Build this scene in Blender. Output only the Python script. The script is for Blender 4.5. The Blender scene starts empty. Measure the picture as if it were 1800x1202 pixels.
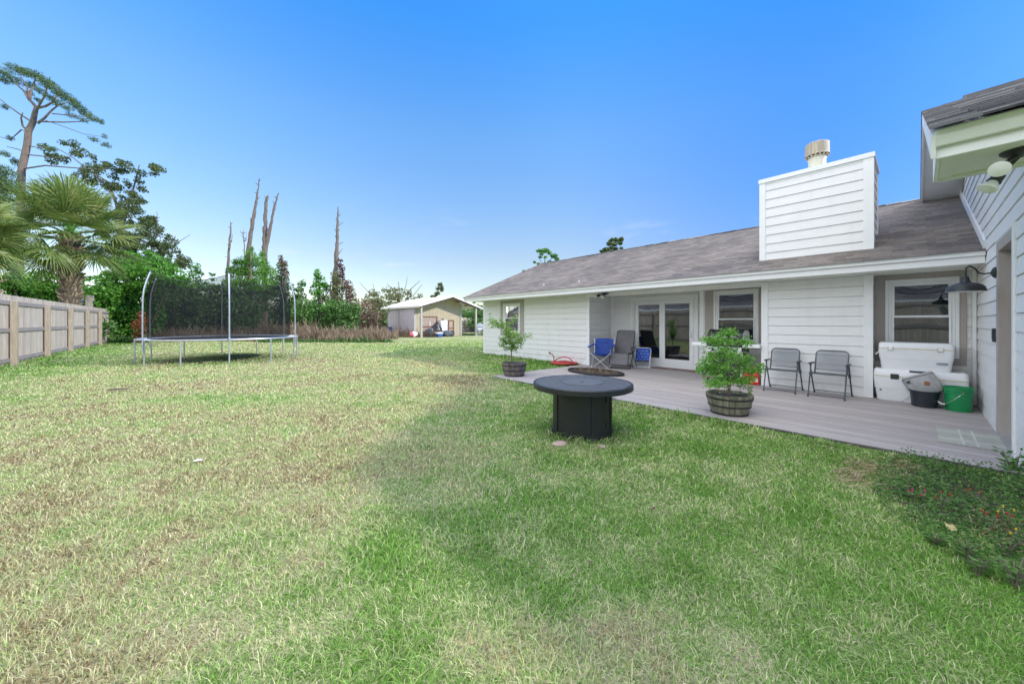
import bpy, bmesh, math, random
import numpy as np
from mathutils import Vector, Matrix
random.seed(7)
RNG = np.random.default_rng(11)
R = math.radians
scn = bpy.context.scene
COL = scn.collection

# ------------------------------------------------------------------ camera
F = 627.0            # focal length in photo pixels (photo 1800 wide)
HORIZ = 566.0        # horizon row in the photo
EYE = 1.45
TH = math.atan((900 - 347) / F)
S_, C_ = math.sin(TH), math.cos(TH)
cam = bpy.data.cameras.new("Camera")
cam.sensor_width = 36.0
cam.lens = F / 1800 * 36
cam.shift_y = -(601 - HORIZ) / 1800
cam.clip_start = 0.05
cam.clip_end = 3000
camo = bpy.data.objects.new("Camera", cam)
COL.objects.link(camo)
camo.location = (0, 0, EYE)
camo.rotation_euler = (R(90), 0, -TH)
scn.camera = camo

# ------------------------------------------------------------------ sun, sky, exposure
SUN = Vector((1.2, -1.5, 1.16)).normalized()
SUN_EL = math.asin(SUN.z)
sl = bpy.data.lights.new("Sun", 'SUN')
sl.energy = 2.25
sl.angle = R(2.5)
sl.color = (1.0, 0.93, 0.82)
so = bpy.data.objects.new("Sun", sl)
COL.objects.link(so)
so.rotation_euler = SUN.to_track_quat('Z', 'Y').to_euler()
so.location = (20, -25, 20)
world = bpy.data.worlds.new("World")
scn.world = world
world.use_nodes = True
wn = world.node_tree
wn.nodes.clear()
def nd(t, typ, **kw):
    n = t.nodes.new(typ)
    for k, v in kw.items():
        if k == 'inp':
            for a, b in v.items():
                n.inputs[a].default_value = b
        else:
            setattr(n, k, v)
    return n
sky = nd(wn, 'ShaderNodeTexSky', sky_type='NISHITA', sun_disc=False, sun_elevation=SUN_EL,
         sun_rotation=math.atan2(SUN.x, SUN.y), air_density=1.0, dust_density=0.6, ozone_density=2.5, altitude=0)
geo = nd(wn, 'ShaderNodeTexCoord')
spz = nd(wn, 'ShaderNodeSeparateXYZ'); wn.links.new(geo.outputs['Generated'], spz.inputs[0])
grade = nd(wn, 'ShaderNodeValToRGB'); wn.links.new(spz.outputs[2], grade.inputs[0])     # deep azure overhead, pale at the horizon
ge = grade.color_ramp.elements
for i, (p_, c_) in enumerate([(0.0, (.70,.63,.58)), (.17, (.70,.635,.605)), (.46, (.55,.83,1.0)), (.65, (.255,.865,1.34)), (1.0, (.4,.9,1.3))]):
    if i >= 2: ge.new(p_)
    ge[i].position = p_; ge[i].color = (*c_, 1)
hs = nd(wn, 'ShaderNodeMix', data_type='RGBA', blend_type='MULTIPLY'); hs.inputs[0].default_value = 1.0
wn.links.new(sky.outputs[0], hs.inputs[6]); wn.links.new(grade.outputs[0], hs.inputs[7])
# added bright sky banks, out of view, to lift the shaded house front (behind and left of the camera, and overhead)
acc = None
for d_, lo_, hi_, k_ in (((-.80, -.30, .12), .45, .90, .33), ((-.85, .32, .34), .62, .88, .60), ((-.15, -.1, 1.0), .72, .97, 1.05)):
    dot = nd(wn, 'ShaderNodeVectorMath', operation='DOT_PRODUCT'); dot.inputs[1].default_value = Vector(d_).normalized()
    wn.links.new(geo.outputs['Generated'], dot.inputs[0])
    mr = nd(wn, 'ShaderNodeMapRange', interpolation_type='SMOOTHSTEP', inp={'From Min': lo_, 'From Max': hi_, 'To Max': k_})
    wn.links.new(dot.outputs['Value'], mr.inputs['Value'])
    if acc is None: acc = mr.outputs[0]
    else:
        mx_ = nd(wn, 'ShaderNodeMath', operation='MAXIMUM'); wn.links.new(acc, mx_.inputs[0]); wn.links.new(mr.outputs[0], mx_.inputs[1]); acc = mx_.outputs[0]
az = nd(wn, 'ShaderNodeVectorMath', operation='DOT_PRODUCT'); az.inputs[1].default_value = (.625, -.78, 0)
wn.links.new(geo.outputs['Generated'], az.inputs[0])
azr = nd(wn, 'ShaderNodeMapRange', interpolation_type='SMOOTHSTEP', inp={'From Min': -.1, 'From Max': .55}); wn.links.new(az.outputs['Value'], azr.inputs['Value'])
hs2 = nd(wn, 'ShaderNodeMix', data_type='RGBA', blend_type='MULTIPLY'); wn.links.new(azr.outputs[0], hs2.inputs[0]); wn.links.new(hs.outputs[2], hs2.inputs[6]); hs2.inputs[7].default_value = (.33, .55, .92, 1)
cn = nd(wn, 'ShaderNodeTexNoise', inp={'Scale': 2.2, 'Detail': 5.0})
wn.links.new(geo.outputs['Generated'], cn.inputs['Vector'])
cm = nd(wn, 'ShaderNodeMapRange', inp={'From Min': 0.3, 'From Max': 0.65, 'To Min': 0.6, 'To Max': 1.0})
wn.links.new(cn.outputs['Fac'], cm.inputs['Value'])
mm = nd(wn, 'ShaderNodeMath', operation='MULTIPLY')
# faint wisps of cloud low over the horizon
wm = nd(wn, 'ShaderNodeMapping'); wm.inputs['Scale'].default_value = (3.2, 3.2, 13.0); wn.links.new(geo.outputs['Generated'], wm.inputs[0])
wns = nd(wn, 'ShaderNodeTexNoise', inp={'Scale': 1.6, 'Detail': 7.0, 'Roughness': .62}); wn.links.new(wm.outputs[0], wns.inputs['Vector'])
wmr = nd(wn, 'ShaderNodeMapRange', interpolation_type='SMOOTHSTEP', inp={'From Min': .56, 'From Max': .80, 'To Max': .5}); wn.links.new(wns.outputs['Fac'], wmr.inputs['Value'])
wz = nd(wn, 'ShaderNodeMapRange', interpolation_type='SMOOTHSTEP', inp={'From Min': .34, 'From Max': .12}); wn.links.new(spz.outputs[2], wz.inputs['Value'])
wmu = nd(wn, 'ShaderNodeMath', operation='MULTIPLY'); wn.links.new(wmr.outputs[0], wmu.inputs[0]); wn.links.new(wz.outputs[0], wmu.inputs[1])
hs3 = nd(wn, 'ShaderNodeMix', data_type='RGBA'); wn.links.new(wmu.outputs[0], hs3.inputs[0]); wn.links.new(hs2.outputs[2], hs3.inputs[6]); hs3.inputs[7].default_value = (3.1, 3.2, 3.3, 1)
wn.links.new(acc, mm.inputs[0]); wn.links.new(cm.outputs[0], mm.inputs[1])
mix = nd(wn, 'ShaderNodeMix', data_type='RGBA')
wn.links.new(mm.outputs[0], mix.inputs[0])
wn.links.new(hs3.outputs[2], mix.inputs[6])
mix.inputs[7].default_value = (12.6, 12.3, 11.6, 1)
bg = nd(wn, 'ShaderNodeBackground', inp={'Strength': 0.15})
# a few faint wisps low in the view
wo = nd(wn, 'ShaderNodeOutputWorld')
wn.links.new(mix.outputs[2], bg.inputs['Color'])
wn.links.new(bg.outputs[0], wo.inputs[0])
scn.view_settings.view_transform = 'Standard'
scn.view_settings.look = 'None'
scn.view_settings.gamma = 1.0
scn.view_settings.exposure = 1.07
scn.cycles.max_bounces = 8
scn.cycles.transparent_max_bounces = 24

# ------------------------------------------------------------------ helpers
def ray(x, y):
    u = (x - 900) / F; v = (HORIZ - y) / F
    return Vector((S_ + u * C_, C_ - u * S_, v))
def at(x, y, Z):                        # photo pixel at depth Z -> world point
    r = ray(x, y) * Z
    return Vector((r.x, r.y, r.z + EYE))
def onx(x, y, X):
    r = ray(x, y); r *= X / r.x
    return Vector((r.x, r.y, r.z + EYE))
def ony(x, y, Y):
    r = ray(x, y); r *= Y / r.y
    return Vector((r.x, r.y, r.z + EYE))
def gnd(x, y, z=0.0):
    r = ray(x, y); r *= (z - EYE) / r.z
    return Vector((r.x, r.y, z))
CAMR = Vector((C_, -S_, 0)); CAMF = Vector((S_, C_, 0))

def wloc(o):
    p = Vector((0, 0, 0))
    while o is not None:
        p += o.location; o = o.parent
    return p
def link_mesh(name, verts, faces, m, parent=None, smooth=False):
    me = bpy.data.meshes.new(name)
    me.from_pydata([tuple(v) for v in verts], [], faces)
    me.update()
    if m is not None: me.materials.append(m)
    if smooth:
        me.polygons.foreach_set('use_smooth', [True] * len(me.polygons))
    o = bpy.data.objects.new(name, me)
    COL.objects.link(o)
    if parent is not None: o.parent = parent
    return o
class MB:
    def __init__(s): s.v = []; s.f = []
    def add(s, vs, fs, M=None):
        b = len(s.v)
        for p in vs:
            p = Vector(p)
            s.v.append(M @ p if M is not None else p)
        s.f += [tuple(i + b for i in f) for f in fs]
        return s
    def box(s, x0, x1, y0, y1, z0, z1, M=None):
        return s.add([(x0,y0,z0),(x1,y0,z0),(x1,y1,z0),(x0,y1,z0),(x0,y0,z1),(x1,y0,z1),(x1,y1,z1),(x0,y1,z1)],
              [(0,3,2,1),(4,5,6,7),(0,1,5,4),(1,2,6,5),(2,3,7,6),(3,0,4,7)], M)
    def taper(s, b, t, z0, z1, M=None):   # b,t: half sizes (x,y) bottom/top
        return s.add([(-b[0],-b[1],z0),(b[0],-b[1],z0),(b[0],b[1],z0),(-b[0],b[1],z0),(-t[0],-t[1],z1),(t[0],-t[1],z1),(t[0],t[1],z1),(-t[0],t[1],z1)],
              [(0,3,2,1),(4,5,6,7),(0,1,5,4),(1,2,6,5),(2,3,7,6),(3,0,4,7)], M)
    def bar(s, a, b, w, h=None, up=(0,0,1)):      # rectangular bar from a to b
        a = Vector(a); b = Vector(b); h = w if h is None else h
        d = (b - a).normalized(); u = Vector(up)
        if abs(d.dot(u)) > .98: u = Vector((1,0,0))
        x = d.cross(u).normalized() * (w/2); y = x.cross(d).normalized() * (h/2)
        vs = [a-x-y,a+x-y,a+x+y,a-x+y,b-x-y,b+x-y,b+x+y,b-x+y]
        return s.add(vs, [(0,1,2,3),(7,6,5,4),(4,5,1,0),(5,6,2,1),(6,7,3,2),(7,4,0,3)])
    def tube(s, pts, r, n=8, closed=False):
        pts = [Vector(p) for p in pts]; k = len(pts)
        rs = [r]*k if not isinstance(r, (list, tuple)) else list(r)
        b = len(s.v); ref = Vector((0.13, 0.31, 0.94)); prev = None
        for i, p in enumerate(pts):
            if closed: d = pts[(i+1) % k] - pts[i-1]
            else: d = pts[min(i+1,k-1)] - pts[max(i-1,0)]
            d.normalize()
            if prev is None:
                x = d.cross(ref)
                if x.length < .05: x = d.cross(Vector((1,0,0)))
            else: x = prev - d * prev.dot(d)
            x.normalize(); prev = x; y = d.cross(x)
            for j in range(n):
                a = 2*math.pi*j/n
                s.v.append(p + (x*math.cos(a) + y*math.sin(a)) * rs[i])
        for i in range(k if closed else k-1):
            i2 = (i+1) % k
            for j in range(n):
                j2 = (j+1) % n
                s.f.append((b+i*n+j, b+i*n+j2, b+i2*n+j2, b+i2*n+j))
        if not closed:
            s.f.append(tuple(b+j for j in reversed(range(n))))
            s.f.append(tuple(b+(k-1)*n+j for j in range(n)))
        return s
    def lathe(s, prof, n=32, M=None, sx=1.0, sy=1.0):
        b = []
        vs = []; fs = []
        for r, z in prof:
            for j in range(n):
                a = 2*math.pi*j/n
                vs.append((r*math.cos(a)*sx, r*math.sin(a)*sy, z))
        k = len(prof)
        for i in range(k-1):
            for j in range(n):
                j2 = (j+1) % n
                fs.append((i*n+j, i*n+j2, (i+1)*n+j2, (i+1)*n+j))
        if prof[0][0] > 1e-5: fs.append(tuple(reversed(range(n))))
        if prof[-1][0] > 1e-5: fs.append(tuple((k-1)*n+j for j in range(n)))
        return s.add(vs, fs, M)
    def prism(s, poly, z0, z1, M=None):   # poly (x,y) ccw, extruded along z
        n = len(poly)
        vs = [(x,y,z0) for x,y in poly] + [(x,y,z1) for x,y in poly]
        fs = [tuple(reversed(range(n))), tuple(range(n, 2*n))] + [(i, (i+1)%n, n+(i+1)%n, n+i) for i in range(n)]
        return s.add(vs, fs, M)
    def build(s, name, m, parent=None, smooth=False, bevel=0.0, world=True, seg=2):
        vs = s.v
        if parent is not None and world:
            o = wloc(parent); vs = [v - o for v in vs]
        ob = link_mesh(name, vs, s.f, m, parent, smooth)
        if bevel > 0:
            md = ob.modifiers.new('bevel', 'BEVEL'); md.width = bevel; md.segments = seg; md.limit_method = 'ANGLE'
            md.angle_limit = R(40)
        if smooth:
            try: ob.data.set_sharp_from_angle(angle=R(38))
            except Exception: pass
        return ob
def tag(o, label=None, cat=None, group=None, kind=None):
    if label: o['label'] = label
    if cat: o['category'] = cat
    if group: o['group'] = group
    if kind: o['kind'] = kind
    return o
def thing(name, label, cat, loc=(0,0,0), rz=0.0, group=None):
    o = bpy.data.objects.new(name, None); COL.objects.link(o)
    o.empty_display_size = .2
    o.location = loc; o.rotation_euler = (0,0,rz)
    return tag(o, label, cat, group)
KIDS = {}
def dup(root, loc, rz, label=None, scale=None):
    r = root.copy(); COL.objects.link(r); r.location = loc; r.rotation_euler = (0,0,rz)
    if scale: r.scale = (scale,)*3
    if label: r['label'] = label
    for ch in [o for o in COL.objects if o.parent == root]:
        c = ch.copy(); COL.objects.link(c); c.parent = r
        for g in [o for o in COL.objects if o.parent == ch]:
            d = g.copy(); COL.objects.link(d); d.parent = c
    return r
def np_mesh(name, V, loops, starts, totals, m, parent=None, world=True):
    me = bpy.data.meshes.new(name)
    V = np.asarray(V, np.float32)
    if parent is not None and world:
        V = V - np.array(wloc(parent), np.float32)
    me.vertices.add(len(V)); me.vertices.foreach_set('co', V.ravel())
    me.loops.add(len(loops)); me.loops.foreach_set('vertex_index', np.asarray(loops, np.int32))
    me.polygons.add(len(starts)); me.polygons.foreach_set('loop_start', np.asarray(starts, np.int32))
    try: me.polygons.foreach_set('loop_total', np.asarray(totals, np.int32))
    except Exception: pass
    me.update(calc_edges=True)
    me.materials.append(m)
    o = bpy.data.objects.new(name, me); COL.objects.link(o)
    if parent is not None: o.parent = parent
    return o
def clip(poly, f):
    out = []
    n = len(poly)
    for i in range(n):
        a, b = poly[i], poly[(i+1) % n]
        fa, fb = f(a), f(b)
        if fa >= 0: out.append(a)
        if (fa > 0 and fb < 0) or (fa < 0 and fb > 0):
            t = fa/(fa-fb)
            out.append((a[0]+(b[0]-a[0])*t, a[1]+(b[1]-a[1])*t))
    return out
def courses(mb, poly, fn, step, thick, origin=0.0, jitter=0.0, groove=0.0):
    """lapped boards or shingle courses over a convex polygon (s, t); fn(s, t, d) -> world"""
    t0 = min(p[1] for p in poly); t1 = max(p[1] for p in poly)
    k = math.floor((t0-origin)/step)
    while origin + k*step < t1 - 1e-6:
        a = origin + k*step; b = a + step
        k += 1
        q0 = clip(clip(poly, lambda p: p[1]-a), lambda p: b-p[1])
        if len(q0) < 3: continue
        th = thick * (1 + jitter*(random.random()-.5))
        q = clip(q0, lambda p: b-groove-p[1]) if groove else q0
        if len(q) >= 3:
            vs = [fn(s_, t_, th*(1-(t_-a)/step)+.001) for s_, t_ in q]
            mb.add(vs, [tuple(range(len(q)))])
        if groove:
            q = clip(q0, lambda p: p[1]-(b-groove))
            if len(q) >= 3: mb.add([fn(s_, t_, -.03) for s_, t_ in q], [tuple(range(len(q)))])
        lo = sorted([p for p in q0 if p[1] < a + 1e-5], key=lambda p: p[0])
        if len(lo) >= 2:
            s0, s1 = lo[0][0], lo[-1][0]; z_ = -.03 if groove else 0
            mb.add([fn(s0,a,z_),fn(s1,a,z_),fn(s1,a,th+.001),fn(s0,a,th+.001)], [(0,1,2,3)])
            if groove:
                mb.add([fn(s0,b-groove,-.03),fn(s1,b-groove,-.03),fn(s1,b-groove,.001),fn(s0,b-groove,.001)], [(0,1,2,3)])
def arc(cx, cy, r, a0, a1, n):
    return [(cx+r*math.cos(R(a0+(a1-a0)*i/n)), cy+r*math.sin(R(a0+(a1-a0)*i/n))) for i in range(n+1)]
def rrect(w, h, r, n=4):               # rounded rectangle outline, ccw, centred
    p = []
    for cx, cy, a in ((w/2-r,h/2-r,0),(-w/2+r,h/2-r,90),(-w/2+r,-h/2+r,180),(w/2-r,-h/2+r,270)):
        p += arc(cx, cy, r, a, a+90, n)
    return p

# ------------------------------------------------------------------ materials
def newmat(name):
    m = bpy.data.materials.new(name); m.use_nodes = True
    t = m.node_tree; t.nodes.clear()
    return m, t
def L(t, a, b): t.links.new(a, b)
def rgba(c): return (c[0], c[1], c[2], 1)
def mat(name, col, rough=.6, metal=0.0, var=.12, vscale=6.0, bump=0.0, bscale=60.0, stretch=(1,1,1), spec=.5, dirt=None, coat=0.0, island=0.0):
    m, t = newmat(name)
    tc = nd(t, 'ShaderNodeTexCoord'); mp = nd(t, 'ShaderNodeMapping'); mp.inputs['Scale'].default_value = stretch
    L(t, tc.outputs['Object'], mp.inputs[0])
    n1 = nd(t, 'ShaderNodeTexNoise', inp={'Scale': vscale, 'Detail': 6.0, 'Roughness': .6}); L(t, mp.outputs[0], n1.inputs['Vector'])
    rp = nd(t, 'ShaderNodeMapRange', inp={'From Min': .3, 'From Max': .7}); L(t, n1.outputs['Fac'], rp.inputs['Value'])
    mx = nd(t, 'ShaderNodeMix', data_type='RGBA'); L(t, rp.outputs[0], mx.inputs[0])
    d = dirt or tuple(c*(1-var) for c in col)
    mx.inputs[6].default_value = rgba(d); mx.inputs[7].default_value = rgba(tuple(min(1, c*(1+var)) for c in col))
    out = mx.outputs[2]
    if island > 0:
        gi = nd(t, 'ShaderNodeNewGeometry')
        mi = nd(t, 'ShaderNodeMapRange', inp={'To Min': 1-island, 'To Max': 1+island}); L(t, gi.outputs['Random Per Island'], mi.inputs['Value'])
        vm = nd(t, 'ShaderNodeVectorMath', operation='SCALE'); L(t, out, vm.inputs[0]); L(t, mi.outputs[0], vm.inputs['Scale'])
        out = vm.outputs[0]
    p = nd(t, 'ShaderNodeBsdfPrincipled', inp={'Roughness': rough, 'Metallic': metal, 'Specular IOR Level': spec, 'Coat Weight': coat})
    L(t, out, p.inputs['Base Color'])
    if bump > 0:
        n2 = nd(t, 'ShaderNodeTexNoise', inp={'Scale': bscale, 'Detail': 4.0}); L(t, mp.outputs[0], n2.inputs['Vector'])
        b = nd(t, 'ShaderNodeBump', inp={'Strength': bump, 'Distance': .01}); L(t, n2.outputs['Fac'], b.inputs['Height']); L(t, b.outputs[0], p.inputs['Normal'])
    o = nd(t, 'ShaderNodeOutputMaterial'); L(t, p.outputs[0], o.inputs[0])
    return m
def leafmat(name, cols, trans=.3, rough=.55, noise=1.2):
    m, t = newmat(name)
    g = nd(t, 'ShaderNodeNewGeometry')
    tc = nd(t, 'ShaderNodeTexCoord')
    n1 = nd(t, 'ShaderNodeTexNoise', inp={'Scale': noise, 'Detail': 3.0}); L(t, tc.outputs['Object'], n1.inputs['Vector'])
    a = nd(t, 'ShaderNodeMath', operation='MULTIPLY_ADD'); a.inputs[1].default_value = .55; L(t, g.outputs['Random Per Island'], a.inputs[0])
    b = nd(t, 'ShaderNodeMath', operation='MULTIPLY_ADD'); b.inputs[1].default_value = .9; b.inputs[2].default_value = -.22
    L(t, n1.outputs['Fac'], b.inputs[0]); L(t, b.outputs[0], a.inputs[2])
    r = nd(t, 'ShaderNodeValToRGB'); L(t, a.outputs[0], r.inputs[0])
    e = r.color_ramp.elements
    while len(e) < len(cols): e.new(.5)
    for i, c in enumerate(cols):
        e[i].position = i/(len(cols)-1); e[i].color = rgba(c)
    p = nd(t, 'ShaderNodeBsdfPrincipled', inp={'Roughness': rough, 'Specular IOR Level': .35}); L(t, r.outputs[0], p.inputs['Base Color'])
    tr = nd(t, 'ShaderNodeBsdfTranslucent'); L(t, r.outputs[0], tr.inputs[0])
    mx = nd(t, 'ShaderNodeMixShader'); mx.inputs[0].default_value = trans
    L(t, p.outputs[0], mx.inputs[1]); L(t, tr.outputs[0], mx.inputs[2])
    o = nd(t, 'ShaderNodeOutputMaterial'); L(t, mx.outputs[0], o.inputs[0])
    return m

# lawn tint: how dry or how green the turf is at a place (same for soil sheet and blades)
def lawn_group():
    g = bpy.data.node_groups.new('lawn_tint', 'ShaderNodeTree')
    g.interface.new_socket('Rand', in_out='INPUT', socket_type='NodeSocketFloat')
    g.interface.new_socket('Color', in_out='OUTPUT', socket_type='NodeSocketColor')
    gi = g.nodes.new('NodeGroupInput'); go = g.nodes.new('NodeGroupOutput')
    geo = nd(g, 'ShaderNodeNewGeometry'); sp = nd(g, 'ShaderNodeSeparateXYZ'); L(g, geo.outputs['Position'], sp.inputs[0])
    def M(op, a, b=None, c=None):
        n = nd(g, 'ShaderNodeMath', operation=op)
        for i, v in enumerate((a, b, c)):
            if v is None: continue
            if isinstance(v, (int, float)): n.inputs[i].default_value = v
            else: L(g, v, n.inputs[i])
        return n.outputs[0]
    def noise(sc, det, stretch=None):
        n = nd(g, 'ShaderNodeTexNoise', inp={'Scale': sc, 'Detail': det, 'Roughness': .6})
        L(g, geo.outputs['Position'], n.inputs['Vector']); return n.outputs['Fac']
    def sm(v, a, b, lo=0., hi=1.):
        n = nd(g, 'ShaderNodeMapRange', interpolation_type='SMOOTHSTEP', inp={'From Min': a, 'From Max': b, 'To Min': lo, 'To Max': hi})
        L(g, v, n.inputs['Value']); return n.outputs[0]
    X, Y = sp.outputs[0], sp.outputs[1]
    n1 = noise(.5, 5.); n2 = noise(2.6, 4.); n3 = noise(11., 3.)
    wob = M('MULTIPLY_ADD', n1, 2.4, -1.2)
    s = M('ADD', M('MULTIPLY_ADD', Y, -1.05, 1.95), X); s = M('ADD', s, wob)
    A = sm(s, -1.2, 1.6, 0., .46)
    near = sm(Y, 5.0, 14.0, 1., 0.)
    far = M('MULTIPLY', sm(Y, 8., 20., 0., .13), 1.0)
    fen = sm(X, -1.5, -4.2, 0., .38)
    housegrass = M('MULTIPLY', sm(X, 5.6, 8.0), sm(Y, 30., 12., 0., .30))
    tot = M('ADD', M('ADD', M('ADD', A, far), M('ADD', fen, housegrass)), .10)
    def patch(cx, cy, ra, rb, amt):
        dx = M('SUBTRACT', X, cx); dy = M('SUBTRACT', Y, cy)
        u = M('DIVIDE', M('ADD', M('MULTIPLY', dx, C_), M('MULTIPLY', dy, -S_)), ra)
        v = M('DIVIDE', M('ADD', M('MULTIPLY', dx, S_), M('MULTIPLY', dy, C_)), rb)
        d = M('SQRT', M('ADD', M('MULTIPLY', u, u), M('MULTIPLY', v, v)))
        d = M('ADD', d, M('MULTIPLY_ADD', n2, 1.2, -.6))
        return sm(d, 1.15, .3, 0., amt)
    for c in ((.75, 8.3, 2.3, .75, .42), (2.5, 8.6, .9, .5, .15), (.86, 2.25, .28, .25, .28), (2.2, 6.3, .5, .2, .3),
              (4.6, 1.3, 1.0, .5, .2), (1.3, .9, .7, .3, -.3), (3.3, 3.2, .5, .25, -.15), (-.8, 17.0, 3.0, 1.2, .15), (1.6, 1.6, .5, .25, -.15)):
        tot = M('ADD', tot, patch(*c))
    tot = M('ADD', tot, M('MULTIPLY_ADD', n1, 1.3, -.65))
    tot = M('ADD', tot, M('MULTIPLY_ADD', n2, 1.15, -.575))
    tot = M('ADD', tot, M('MULTIPLY_ADD', n3, .24, -.12))
    tot = M('ADD', tot, M('MULTIPLY_ADD', gi.outputs[0], .84, -.14))
    r = nd(g, 'ShaderNodeValToRGB'); L(g, tot, r.inputs[0])
    e = r.color_ramp.elements
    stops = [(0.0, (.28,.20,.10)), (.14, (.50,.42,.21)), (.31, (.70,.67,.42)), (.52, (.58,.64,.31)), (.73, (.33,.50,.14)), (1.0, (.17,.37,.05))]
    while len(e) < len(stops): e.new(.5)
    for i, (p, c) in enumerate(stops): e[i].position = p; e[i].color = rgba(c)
    bm_ = nd(g, 'ShaderNodeMath', operation='FRACT'); L(g, M('MULTIPLY', gi.outputs[0], 37.7), bm_.inputs[0])     # each blade a little paler or darker
    dm = nd(g, 'ShaderNodeMath', operation='FRACT'); L(g, M('MULTIPLY', gi.outputs[0], 11.31), dm.inputs[0])               # bleached dead blades everywhere
    dd = nd(g, 'ShaderNodeMapRange', inp={'From Min': .88, 'From Max': .93}); L(g, dm.outputs[0], dd.inputs['Value'])
    dx_ = nd(g, 'ShaderNodeMix', data_type='RGBA'); L(g, dd.outputs[0], dx_.inputs[0]); L(g, r.outputs[0], dx_.inputs[6]); dx_.inputs[7].default_value = (.58, .54, .36, 1)
    vb = nd(g, 'ShaderNodeVectorMath', operation='SCALE'); L(g, dx_.outputs[2], vb.inputs[0]); L(g, M('MULTIPLY_ADD', bm_.outputs[0], .72, .56), vb.inputs['Scale'])
    L(g, vb.outputs[0], go.inputs[0])
    return g
LAWN = lawn_group()
def lawn_ground_mat():
    m, t = newmat('lawn_soil_and_thatch')
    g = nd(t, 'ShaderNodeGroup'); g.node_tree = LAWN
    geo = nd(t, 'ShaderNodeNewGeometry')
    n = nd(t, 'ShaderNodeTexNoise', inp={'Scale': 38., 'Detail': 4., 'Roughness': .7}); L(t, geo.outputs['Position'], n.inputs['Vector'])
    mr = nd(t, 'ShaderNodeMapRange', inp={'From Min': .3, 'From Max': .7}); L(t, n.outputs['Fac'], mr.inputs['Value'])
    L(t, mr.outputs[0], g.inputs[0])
    # bare ground shows darker close by where real blades cover it
    n2 = nd(t, 'ShaderNodeTexNoise', inp={'Scale': 90., 'Detail': 3., 'Roughness': .7}); L(t, geo.outputs['Position'], n2.inputs['Vector'])
    m2 = nd(t, 'ShaderNodeMapRange', inp={'From Min': .35, 'From Max': .65, 'To Min': .30, 'To Max': .85}); L(t, n2.outputs['Fac'], m2.inputs['Value'])
    v = nd(t, 'ShaderNodeVectorMath', operation='SCALE'); L(t, g.outputs[0], v.inputs[0]); L(t, m2.outputs[0], v.inputs['Scale'])
    p = nd(t, 'ShaderNodeBsdfPrincipled', inp={'Roughness': .9, 'Specular IOR Level': .1}); L(t, v.outputs[0], p.inputs['Base Color'])
    b = nd(t, 'ShaderNodeBump', inp={'Strength': .8, 'Distance': .03}); L(t, n.outputs['Fac'], b.inputs['Height']); L(t, b.outputs[0], p.inputs['Normal'])
    o = nd(t, 'ShaderNodeOutputMaterial'); L(t, p.outputs[0], o.inputs[0])
    return m
def grass_mat():
    m, t = newmat('grass_blades')
    g = nd(t, 'ShaderNodeGroup'); g.node_tree = LAWN
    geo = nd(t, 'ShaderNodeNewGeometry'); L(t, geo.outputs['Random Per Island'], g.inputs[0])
    p = nd(t, 'ShaderNodeBsdfPrincipled', inp={'Roughness': .6, 'Specular IOR Level': .25}); L(t, g.outputs[0], p.inputs['Base Color'])
    tr = nd(t, 'ShaderNodeBsdfTranslucent'); L(t, g.outputs[0], tr.inputs[0])
    mx = nd(t, 'ShaderNodeMixShader'); mx.inputs[0].default_value = .35
    L(t, p.outputs[0], mx.inputs[1]); L(t, tr.outputs[0], mx.inputs[2])
    o = nd(t, 'ShaderNodeOutputMaterial'); L(t, mx.outputs[0], o.inputs[0])
    return m
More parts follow.
